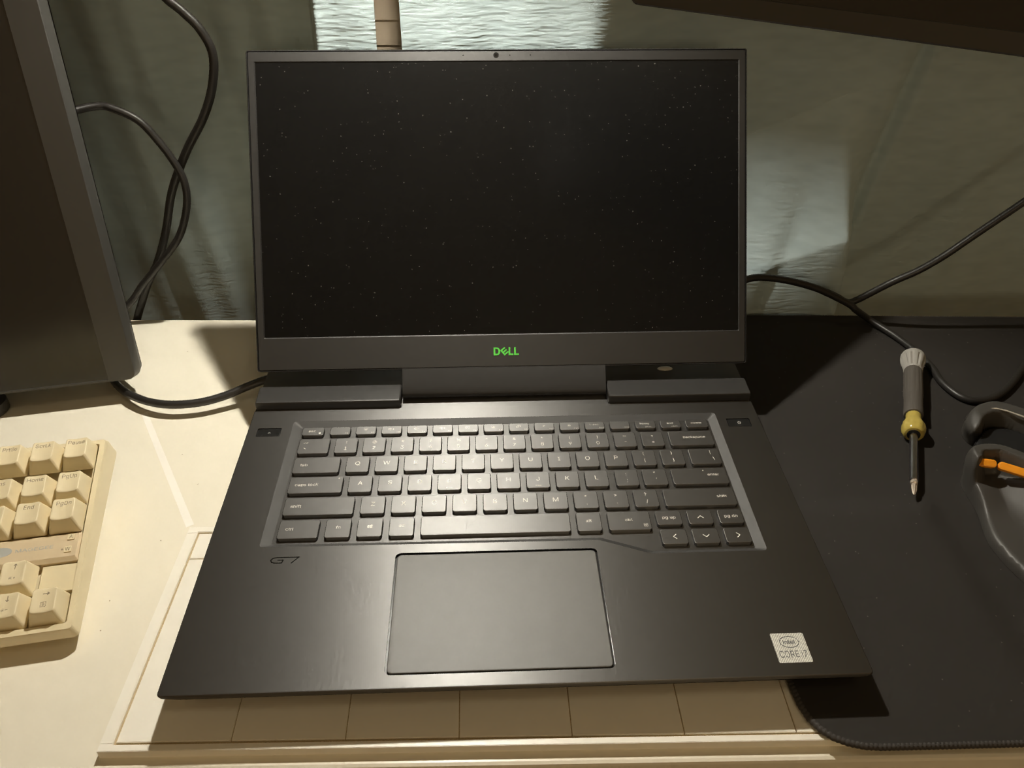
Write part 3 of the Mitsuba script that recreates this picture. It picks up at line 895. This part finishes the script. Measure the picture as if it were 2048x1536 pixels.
def kcap(c, r, words, label, wu=1.0):
    cx, cy = c * U, -r * U
    k = put('keycap', kf(capmesh(cx, cy, wu)), 'beige_key', 40, parent=kbd, label=label)
    if words:
        ms = []
        for m in words:
            m = m.copy()
            hw = wu * U / 2 - 3.4
            m.vertices[:, 2] += -0.95 * (1 - np.clip(np.abs(m.vertices[:, 0]) / hw, 0, 1) ** 2) + .25 + .03
            m.apply_translation([cx, cy, 0])
            ms.append(m)
        put('legend', [kf(m) for m in ms], 'beige_ink', False, parent=k)


def kt(s, h=2.6, y=3.9, x=0, sq=.95):
    return moved(text(s, h, .05, squeeze=sq), x, y)


PR = -1.317
kcap(0, PR, [kt('Pause')], 'beige Pause key')
kcap(-1, PR, [kt('ScrLk')], 'beige ScrLk key')
kcap(-2, PR, [kt('PrtSc')], 'beige PrtSc key')
kcap(0, 0, [kt('PgUp')], 'beige PgUp key')
kcap(-1, 0, [kt('Home')], 'beige Home key')
kcap(-2, 0, [kt('Ins')], 'beige Ins key')
kcap(0, 1, [kt('PgDn')], 'beige PgDn key')
kcap(-1, 1, [kt('End')], 'beige End key')
kcap(-2, 1, [kt('Del')], 'beige Del key')
up_i = strokes([[(0, -1.5), (0, 1.5)], [(-.7, .7), (0, 1.5), (.7, .7)]], .2)
sun_i = unary_union([affinity.scale(sun, .75, .75, origin=(0, 0))])
plus = strokes([[(-.5, 0), (.5, 0)], [(0, -.5), (0, .5)]], .12)
minus = strokes([[(-.5, 0), (.5, 0)]], .12)
kcap(-1, 3, [ext_icon(up_i, .4, 3.9), ext_icon(sun_i, -.9, -3.0), ext_icon(plus, 1.0, -3.0)], 'beige up arrow key')
kcap(-1, 4, [ext_icon(affinity.rotate(up_i, 180, origin=(0, 0)), .4, 3.6), ext_icon(sun_i, -.9, -2.6), ext_icon(minus, 1.0, -2.6)], 'beige down arrow key')
kcap(0, 4, [ext_icon(affinity.rotate(up_i, -90, origin=(0, 0)), .6, 3.8), ext_icon(menu, 0, -2.4, 1.3)], 'beige right arrow key')
kcap(-2, 4, [ext_icon(affinity.rotate(up_i, 90, origin=(0, 0)), 0, 3.8)], 'beige left arrow key')
for r, wu, c, nme in ((0, 2, -3.75, 'wide beige backspace key'), (1, 1.5, -3.5, 'beige backslash key'), (2, 2.25, -3.875, 'wide beige enter key'), (3, 2.75, -4.125, 'wide beige shift key'), (4, 1.25, -3.375, 'beige ctrl key'), (PR, 1, -3.25, 'beige F12 key')):
    kcap(c, r, [], nme, wu)
# badge plate between the two key clusters
bz0 = -8.6
bp_ = put('badge_plate', kf(loft([ring(rrect(-47, -48.4, 9.6, -30.4, .8, 3), plate_z), ring(rrect(-47, -48.4, 9.6, -30.4, .8, 3), bz0 - 1.6), ring(rrect(-45.6, -46.0, 8.0, -31.4, .7, 3), bz0)])), 'beige_plate', 20, parent=kbd, label='tan badge plate with the maker\'s lettering')
put('lettering', kf(moved(text('MAGEGEE', 2.0, .05, squeeze=1.55), -14.7, -38.6, bz0)), 'slate_ink', False, parent=bp_)
put('oval_logo', kf(extrude(affinity.translate(affinity.scale(Point(0, 0).buffer(1, 24), 6.2, 3.1), -32.8, -38.4), bz0, bz0 + .12)), 'slate_ink', False, parent=bp_)
for (ix, iy, ch) in ((4.2, -33.7, 'A'), (3.6, -41.6, 'W')):
    w_ = put('indicator', kf(slab(ix - 1.9, iy - 1.9, ix + 1.9, iy + 1.9, bz0, bz0 + .7, .3, .15, 2)), 'beige_key', 20, parent=bp_)
    put('indicator_letter', kf(moved(text(ch, 2.2, .05), ix, iy, bz0 + .7)), 'beige_ink', False, parent=bp_)
put('dot', kf(moved(trimesh.creation.cylinder(.55, .2, sections=16), 0.4, -41.3, bz0 + .05)), 'beige_ink', parent=bp_)
# lower blank plate right of the up arrow
put('filler_plate', kf(slab(-9.2, -66.4, 10.0, -49.6, plate_z, -11.0, .6, .3, 3)), 'beige', 20, parent=kbd)

# ================================================================== left monitor
ml = thing('monitor', 'black monitor at the left edge, turned toward the laptop and leaning back', 'monitor')
my, mt = math.radians(10), math.radians(12)
MR = np.array([math.cos(my), math.sin(my), 0])
mnb = np.array([-math.sin(my), math.cos(my), 0])
MU = np.array([0, 0, math.cos(mt)]) + mnb * math.sin(mt)
MB = mnb * math.cos(mt) - np.array([0, 0, math.sin(mt)])      # into the monitor's back
ML0 = np.array([-281.0, 275.3, -8.0])                        # lower right corner of its front
mf = lambda m: framed(m, ML0, MR, MU, -MB)
WID, HEI = 540, 330
mo = lambda d, r: rrect(-WID - d, 0 - d * .5, d, HEI + d, r, 5)
mi_ = lambda d: rrect(-WID + 6 + d, 1.5 + d, -19.5 - d, HEI - 8 - d, .3, 5)
put('housing', mf(loft([ring(mo(-40, 6), -46), ring(mo(-8, 6), -30), ring(mo(2.4, 8), -15), ring(mo(2.9, 8), -8.0), ring(mo(.8, 7), -1.0), ring(mo(0, 6), 0), ring(mi_(0), 0), ring(mi_(.3), -0.6)], cap1=False)), 'monitor', 25, parent=ml, label='dark grey monitor housing with a flat bezel')
sv_, sf_ = tri(Polygon(mi_(.3)))
if np.cross(sv_[sf_[0, 1]] - sv_[sf_[0, 0]], sv_[sf_[0, 2]] - sv_[sf_[0, 0]]) < 0:
    sf_ = sf_[:, ::-1]
put('screen', mf(trimesh.Trimesh(np.c_[sv_, np.full(len(sv_), -0.6)], sf_, process=False)), 'monitor_screen', False, parent=ml, label='switched-off black monitor screen')
NK = np.array([-545.0, 300.0])
put('neck', slab(NK[0] - 30, NK[1] - 4, NK[0] + 30, NK[1] + 18, DESK + 5, 150, 6, 1), 'monitor', parent=ml)


def bar(a, b, w, z0, z1):
    a, b = np.array(a, float), np.array(b, float)
    L = np.linalg.norm(b - a); u = (b - a) / L
    m = slab(0, -w / 2, L, w / 2, z0, z1, w * .45, .8, 6)
    return framed(m, [a[0], a[1], 0], [u[0], u[1], 0], [-u[1], u[0], 0], [0, 0, 1])


put('stand_foot', bar((-560, 318), (-380, 261), 26, DESK, DESK + 9), 'monitor', parent=ml)
put('stand_foot', bar((-530, 318), (-690, 215), 26, DESK, DESK + 9), 'monitor', parent=ml)

# ================================================================== right monitor (upper right), on an arm
mr = thing('monitor', 'black monitor hanging in at the upper right corner, seen by its lower bezel', 'monitor')
ry, rt = math.radians(-34.5), math.radians(6)
RR = np.array([math.cos(ry), math.sin(ry), 0])
rnb = np.array([-math.sin(ry), math.cos(ry), 0])
RU = np.array([0, 0, math.cos(rt)]) + rnb * math.sin(rt)
RB = rnb * math.cos(rt) - np.array([0, 0, math.sin(rt)])
R0 = np.array([50.9, 150.0, 280.8])
rf = lambda m: framed(m, R0, RR, RU, -RB)
RW_, RH_ = 520, 300
ro = lambda d, r: rrect(0 + d, 0 + d, RW_ - d, RH_ - d, r, 5)
ri = lambda d: rrect(6.5 + d, 7.75 + d, RW_ - 9 - d, RH_ - 9 - d, .3, 5)
put('housing', rf(loft([ring(ro(60, 4), -40), ring(ro(40, 4), -22), ring(ro(3.5, 4), -13), ring(ro(.2, 4), -9), ring(ro(0, 4), -1.5), ring(ro(.8, 3.5), 0), ring(ri(0), 0), ring(ri(.3), -0.8)], cap1=False)), 'monitor', 25, parent=mr, label='dark grey monitor housing with a narrow bezel')
sv_, sf_ = tri(Polygon(ri(.3)))
if np.cross(sv_[sf_[0, 1]] - sv_[sf_[0, 0]], sv_[sf_[0, 2]] - sv_[sf_[0, 0]]) < 0:
    sf_ = sf_[:, ::-1]
put('screen', rf(trimesh.Trimesh(np.c_[sv_, np.full(len(sv_), -0.8)], sf_, process=False)), 'monitor_screen', False, parent=mr, label='switched-off black monitor screen')
ac = R0 + RR * 270 + RU * 160 + RB * 40
put('arm', sweep([ac - RB * 4, ac + RB * 40 + RR * 30, [660, 250, ac[2] - 20], [700, 300, ac[2] - 30]], 14, 14, 24), 'monitor', parent=mr)
put('pole', moved(trimesh.creation.cylinder(17, ac[2] + 10 - DESK, sections=28), 700, 300, (ac[2] + 10 + DESK) / 2), 'monitor', parent=mr)

# ================================================================== curtains and blind
def left_y(x, z):
    back = sstep(-131, -147, x)
    front = 384 + 8 * sstep(40, -40, z) + 12 * sstep(185, 270, z) + 14 * sstep(270, 420, z) + 2.0 * np.sin(x * .11 + z * .012)
    far = 466 + 0.10 * np.clip(-150 - x, 0, 400) + 6 * np.sin(x * .05 + z * .004) + 4 * np.sin(x * .021 - 1.0) + 2 * np.sin(x * .17 + z * .02)
    return front * (1 - back) + far * back


def right_y(x, z):
    R = 52 * sstep(66, 150, x)
    P = np.clip((138 - (z - .45 * (x - 262))) / 110, 0, 1) * sstep(90, 205, x) * (1 - sstep(300 - .08 * z, 330 - .08 * z, x))
    y = 389 + R * (1 - P) - 7 * P * np.clip((62 - z) / 80, 0, 1) + 12 * sstep(180, 265, z) * (1 - sstep(66, 150, x))
    y = y + 1.2 * np.sin(x * .055 + z * .010) + 0.8 * np.sin(x * .13 - z * .02)
    crease = 352 - 0.17 * (200 - z)
    y = y + 9 * np.exp(-((x - crease) / 6.0) ** 2) - 7 * np.exp(-((x - crease + 20) / 13.0) ** 2)
    dimple = np.exp(-((x - 262 + .35 * (60 - z)) / 9.0) ** 2) * sstep(100, 40, z)
    y = y + 2.2 * dimple * sstep(200, 240, x) + 5 * sstep(420, 480, x)
    return y + 14 * sstep(270, 420, z) * (1 - sstep(72, 165, x))


def cloth(x0f, x1f, yfun, z0=-420, z1=820, nx=150, nz=160):
    s = np.linspace(0, 1, nx)
    zz = np.concatenate([np.linspace(z0, -70, 24), np.linspace(-60, 300, nz), np.linspace(310, z1, 40)])
    V = []
    for z in zz:
        x = x0f(z) + (x1f(z) - x0f(z)) * s
        V.append(np.c_[x, yfun(x, np.full(nx, z)), np.full(nx, z)])
    V = np.array(V)
    m = len(zz)
    idx = np.arange(m * nx).reshape(m, nx)
    q = np.stack([idx[:-1, :-1], idx[:-1, 1:], idx[1:, 1:], idx[1:, :-1]], -1).reshape(-1, 4)
    back = V.reshape(-1, 3) + [0, 1.2, 0]
    n = m * nx
    f = np.vstack([q[:, [0, 1, 2]], q[:, [0, 2, 3]], q[:, [0, 2, 1]] + n, q[:, [0, 3, 2]] + n])
    rim = []
    for e in (idx[:, 0], idx[:, -1][::-1], idx[0, ::-1], idx[-1, :]):
        for a, b in zip(e[:-1], e[1:]):
            rim += [[a, b, b + n], [a, b + n, a + n]]
    return trimesh.Trimesh(np.vstack([V.reshape(-1, 3), back]), np.vstack([f, rim]), process=False)


put('curtain', cloth(lambda z: -760, lambda z: -88 + 0 * z, left_y, nx=230), 'cloth', 60, label='pale blue-green crinkled curtain hanging left of the narrow gap', cat='curtain')
put('curtain', cloth(lambda z: -70.5 - .012 * (z - 216), lambda z: 820, right_y, nx=300), 'cloth', 60, label='pale blue-green crinkled curtain hanging right of the narrow gap', cat='curtain')
rail = thing('curtain_rail', 'dark curtain rail above the desk, out of the picture', 'curtain rail')
put('rod', moved(framed(trimesh.creation.cylinder(9, 1640, sections=20), [0, 0, 0], [0, 0, 1], [0, 1, 0], [1, 0, 0]), 30, 470, 840), 'lamp_shell', parent=rail)
for x in (-780, 840):
    put('bracket', boxm(x - 6, 470, 835, x + 6, 600, 846), 'lamp_shell', False, parent=rail)
blind = thing('window_blind', 'beige horizontal slat blind seen through the gap between the curtains', 'blind')
for k in range(34):
    z = 43.78 + 17.97 * k
    m = slab(-126, -10.08, 60, 10.08, -.6, .6, .5, .2, 2)
    t = math.radians(88)
    put('slat', framed(m, [0, 428, z], [1, 0, 0], [0, math.cos(t), math.sin(t)], [0, -math.sin(t), math.cos(t)]), 'slat', 20, parent=blind)
put('head_rail', boxm(-128, 420, 43.78 + 17.97 * 34, 62, 460, 43.78 + 17.97 * 34 + 30), 'slat', False, parent=blind)

# ================================================================== cables
put('cable', sweep([(-330, 420, 835), (-315, 402, 560), (-285, 397, 350), (-262, 396, 292), (-246, 396, 258), (-235, 394, 238), (-223.5, 394, 226.5), (-214, 394, 214.5), (-209, 394, 197.5), (-214.5, 394, 174.5), (-226, 394, 152), (-243.5, 396, 128), (-256.5, 397, 107.5), (-268, 398, 86), (-280.5, 399, 54), (-295, 400, 25), (-314, 401, -5), (-338, 401, -60), (-345, 401, -140)], 3.3, 12, 120),
    'cable', True, label='thick black cable hanging from the top in front of the left curtain', cat='cable')
put('cable', sweep([(-330, 352, 160), (-315, 374, 163), (-300, 386, 163.5), (-289.5, 388, 161), (-273.5, 389, 151.5), (-263, 389, 136), (-254, 388, 118), (-250, 387, 102), (-252.5, 386, 83), (-264.5, 386, 57), (-284, 386, 34.5), (-307, 386, 10.8), (-322, 384, -6), (-345, 372, -20), (-375, 350, DESK + 3.2), (-420, 330, DESK + 3.2)], 3.0, 12, 130),
    'cable', True, label='black cable arching out from behind the left monitor along the curtain', cat='cable')
put('cable', sweep([(-372, 322, DESK + 3.1), (-340, 318, DESK + 3.1), (-318.8, 307.2, DESK + 3.1), (-303.0, 287.0, DESK + 5.2), (-287.5, 271.5, DESK + 8), (-269.5, 260.5, DESK + 9.3), (-250.5, 255.5, DESK + 10), (-230.5, 257.0, DESK + 10.4), (-213, 263.0, DESK + 11.6), (-195.5, 270.8, -13.5), (-181, 274.5, -10), (-168, 277, -9.5), (-160, 262.5, -9)], 3.1, 12, 110),
    'cable', True, label='black cable looping over the cream desk from the left monitor to the laptop', cat='cable')
cz = lambda x, y, r: float(mat_top(x, y)) + r
rc = 3.1
put('cable', sweep([(150, 263, -9), (160, 285, -6), (178, 325, 12), (196, 345, 24), (211, 351, 29), (238, 352, 26), (266, 352, 18), (297, 350, 3.5), (306, 349, -3), (318, 356, -13), (327, 357, cz(327, 357, rc) + 2), (339.5, 336, cz(340, 336, rc)), (347, 312, cz(347, 312, rc)), (350, 289, cz(350, 289, rc)),
      (349, 268, cz(349, 268, rc)), (355, 249, cz(355, 249, rc)), (367, 244, cz(367, 244, rc)), (384, 249.5, cz(384, 249, rc)), (405, 266, cz(405, 266, rc)), (432, 293, cz(432, 293, rc)), (470, 325, cz(470, 325, rc)), (530, 340, cz(530, 340, rc))], rc - .2, 12, 190),
    'cable', True, label='black cable curving over the mouse mat past the screwdriver', cat='cable')
put('cable', sweep([(560, 350, 235), (500, 351, 165), (447, 352, 117), (423, 352, 99), (407.5, 352, 84.5), (386, 352, 64), (367.5, 352, 46), (350.5, 352, 33), (334, 354, 22), (321, 358, 9.5), (311, 361, 0), (303.3, 361.6, -3.0), (292, 363, 2.5), (271.6, 363.6, 11.2), (243, 363.6, 19.4), (215.5, 362.6, 22.4), (198, 356, 16), (180, 335, 3), (166, 305, -6), (156, 264, -9)], 3.0, 12, 110),
    'cable', True, label='dark grey cable slanting down across the right curtain toward the back of the laptop', cat='cable')

# ================================================================== screwdriver
sd = thing('screwdriver', 'precision screwdriver with grey cap and yellow collar lying on the mouse mat', 'screwdriver')
MTZ = DESK + MT
tip, cap_ = np.array([267.6, 140.7, MTZ + 7.6]), np.array([335.5, 295.5, MTZ + 9.7])
SL = np.linalg.norm(cap_ - tip)
su = (cap_ - tip) / SL
sv = np.cross([0, 0, 1.0], su); sv /= np.linalg.norm(sv)
sw_ = np.cross(su, sv)
sf = lambda m: framed(m, tip, su, sv, sw_)
put('shaft', sf(lathe([(13, 2.0), (13.4, 2.6), (15, 2.8), (66, 2.8), (72, 2.8)], 28)), 'steel', 30, parent=sd, label='shiny steel shaft')


def cross(s, a, r):
    if s > 9:
        return r
    return r * (0.62 + 0.38 * abs(math.cos(2 * a)) ** 1.5)


put('bit', sf(lathe([(0, .25), (.5, .8), (3, 1.4), (6, 1.9), (9, 1.9), (9.3, 1.6), (10.2, 1.6), (10.6, 2.3), (14, 2.3)], 32, cross)), 'bit', 30, parent=sd, label='cross-head bit')
lobes = lambda s, a, r: r * (1 - (0.05 if 66 < s < 80 else 0.0) * (0.5 + 0.5 * math.cos(a * 8)) ** 2)
put('collar', sf(lathe([(64.4, 4.6), (64.8, 6.0), (66, 7.1), (69, 8.1), (72, 8.3), (75, 7.9), (78, 6.8), (80, 5.8), (82, 5.3), (89, 5.2)], 64, lobes)), 'amber', 30, parent=sd, label='translucent yellow collar')
put('socket', sf(lathe([(63.9, 2.9), (64.1, 4.5), (64.8, 4.5), (64.8, 3.0)], 28)), 'rubber_dark', 30, parent=sd)
flute = lambda s, a, r: r * (1 - (0.045 if 112 < s < 145 else 0.0) * (0.5 + 0.5 * math.cos(a * 12)) ** 3)
put('handle', sf(lathe([(87, 5.0), (87.3, 6.4), (89, 6.9), (99, 6.6), (110, 6.7), (111, 6.9), (113, 7.1), (127, 7.0), (144, 7.0), (146.5, 6.6)], 72, flute)), 'handle', 30, parent=sd, label='brown-grey ribbed handle')
capm = lambda s, a, r: r * (1 - (0.16 if 148 < s < 163 else 0.0) * (0.5 + 0.5 * math.cos(a * 10)) ** 3)
put('cap', sf(lathe([(146, 6.6), (147.2, 7.2), (150, 7.2), (154, 8.0), (158, 8.9), (161, 9.4), (164, 9.5), (167, 9.2), (SL, 8.0), (SL + .6, 5)], 80, capm)), 'cap', 30, parent=sd, label='flared light grey end cap')

# ================================================================== ergonomic mouse at the right edge
ms = thing('mouse', 'dark grey sculpted ergonomic mouse with orange side buttons at the right edge', 'mouse')
MX = DESK + MT


def height_body(outline, zfun, zb, step=1.6, edge=5.0):
    """A solid over the plan outline; its top follows zfun and rounds down to zb at the rim."""
    import shapely
    from scipy.spatial import Delaunay
    poly = Polygon(outline)
    b = poly.bounds
    xs, ys = np.meshgrid(np.arange(b[0], b[2], step), np.arange(b[1], b[3], step))
    P = np.c_[xs.ravel(), ys.ravel()]
    P = P[shapely.contains_xy(poly.buffer(-.5), P[:, 0], P[:, 1])]
    R = np.array([poly.exterior.interpolate(s).coords[0] for s in np.arange(0, poly.exterior.length, step)])
    A = np.vstack([R, P])
    dl = Delaunay(A)
    c = A[dl.simplices].mean(1)
    f = dl.simplices[shapely.contains_xy(poly, c[:, 0], c[:, 1])]
    a = A[f]
    cr = (a[:, 1, 0] - a[:, 0, 0]) * (a[:, 2, 1] - a[:, 0, 1]) - (a[:, 1, 1] - a[:, 0, 1]) * (a[:, 2, 0] - a[:, 0, 0])
    f = np.where(cr[:, None] < 0, f[:, ::-1], f)[np.abs(cr) > 1e-6]
    dist = shapely.distance(poly.exterior, shapely.points(A))
    t = np.clip(dist / edge, 0, 1)
    rim = np.sqrt(np.maximum(0, 1 - (1 - t) ** 2))
    z = zb + 3.0 + (zfun(A[:, 0], A[:, 1]) - zb - 3.0) * (0.12 + 0.88 * rim)
    n, nr = len(A), len(R)
    V = np.vstack([np.c_[A, z], np.c_[A, np.full(n, zb)]])
    ccw = Polygon(R).exterior.is_ccw
    side = []
    for i in range(nr):
        j = (i + 1) % nr
        side += [[i, n + i, n + j], [i, n + j, j]] if ccw else [[i, n + j, n + i], [i, j, n + j]]
    return trimesh.Trimesh(V, np.vstack([f, f[:, ::-1] + n, side]), process=False)


def smooth_poly(pts, n=10):
    p = np.array(pts, float)
    m = len(p)
    out = []
    for i in range(m):
        a, b, c, d = p[i - 1], p[i], p[(i + 1) % m], p[(i + 2) % m]
        for k in range(n):
            s = k / n
            out.append(0.5 * ((2 * b) + (-a + c) * s + (2 * a - 5 * b + 4 * c - d) * s * s + (-a + 3 * b - 3 * c + d) * s ** 3))
    return np.array(out)


RIMC = [(302.5, 157), (309.5, 163.8), (320, 165.2), (330, 163.2), (341, 154.5), (353, 143), (374, 124), (404, 104)]
body_out = smooth_poly([(404, 60), (385, 42), (350, 38), (325, 48), (310, 64), (303, 83), (300.5, 102), (300.5, 122), (301, 142)] + RIMC)
rim_line = LineString(smooth_poly(RIMC)[:-20])


def body_z(x, y):
    import shapely
    d = shapely.distance(rim_line, shapely.points(np.c_[np.ravel(x), np.ravel(y)])).reshape(np.shape(x))
    low = MX + 8 + 12 * sstep(50, 14, d) ** 2 * 0.6 + 7 * sstep(318, 350, x)
    wall = sstep(14.5, 9.5, d) * sstep(298, 306, x)
    return low + (MX + 33 - low) * wall


mb = height_body(body_out, body_z, MX + .3, 1.2, 4.5)
mv = np.array(mb.vertices)      # the side under the rim falls back
mv[:, 0] += 7 * sstep(6, -24, mv[:, 2]) * np.exp(-((mv[:, 0] - 300) / 22) ** 2) * sstep(98, 138, mv[:, 1])
mb.vertices = mv
put('body', mb, 'rubber', 50, parent=ms, label='dark grey mouse body with a thumb rest')
for a_, b_ in (((305.0, 150.6), (318.8, 147.2)), ((320.0, 146.6), (340.0, 134.0))):
    a_, b_ = np.array(a_), np.array(b_)
    L_b = np.linalg.norm(b_ - a_); u_b = (b_ - a_) / L_b
    m = slab(0, -2.7, L_b, 2.7, -2.6, 2.6, 2.2, 0.9, 5)
    put('side_button', framed(m, [a_[0], a_[1], MX + 27], [u_b[0], u_b[1], 0], [-u_b[1] * .75, u_b[0] * .75, .66], [u_b[1] * .66, -u_b[0] * .66, .75]), 'orange', 30, parent=ms, label='orange side button')
hood_out = smooth_poly([(318, 184), (319.5, 192), (325, 200), (334, 207), (347, 210.5), (358, 207), (372, 196), (400, 172), (410, 158), (402, 152), (385, 164), (366, 181), (354, 190), (345, 192), (335, 188), (327, 180), (320, 178)])
hb_ = height_body(hood_out, lambda x, y: MX + 33 - 6 * sstep(330, 318, x), MX + .3, 1.2, 5.0)
hv = np.array(hb_.vertices)
lean = sstep(4, -24, hv[:, 2]) * sstep(352, 322, hv[:, 0])
hv[:, 0] += 17 * lean
hv[:, 1] += 18 * lean
hb_.vertices = hv
put('front_shell', hb_, 'rubber', 50, parent=ms, label='dark grey curved front shell')
gap_out = smooth_poly([(318, 170), (330, 186), (345, 193), (362, 186), (385, 165), (402, 146), (398, 122), (374, 132), (350, 152), (332, 163), (316, 164)], 6)
put('recess', height_body(gap_out, lambda x, y: MX + 21 + 0 * x, MX + .4, 2.0, 2.0), 'rubber_dark', 40, parent=ms, label='black recess behind the thumb rest')
put('light_strip', sweep([(338.5, 198.4, MX + 32.6), (344, 197.8, MX + 33.0), (350, 194.8, MX + 33.0), (358, 188, MX + 33.0), (372, 175.5, MX + 33.0), (392, 159, MX + 32.0)], [.15, .5, .7, .8, .8, .5], 8), 'silver_line', True, parent=ms, label='thin pale trim line')
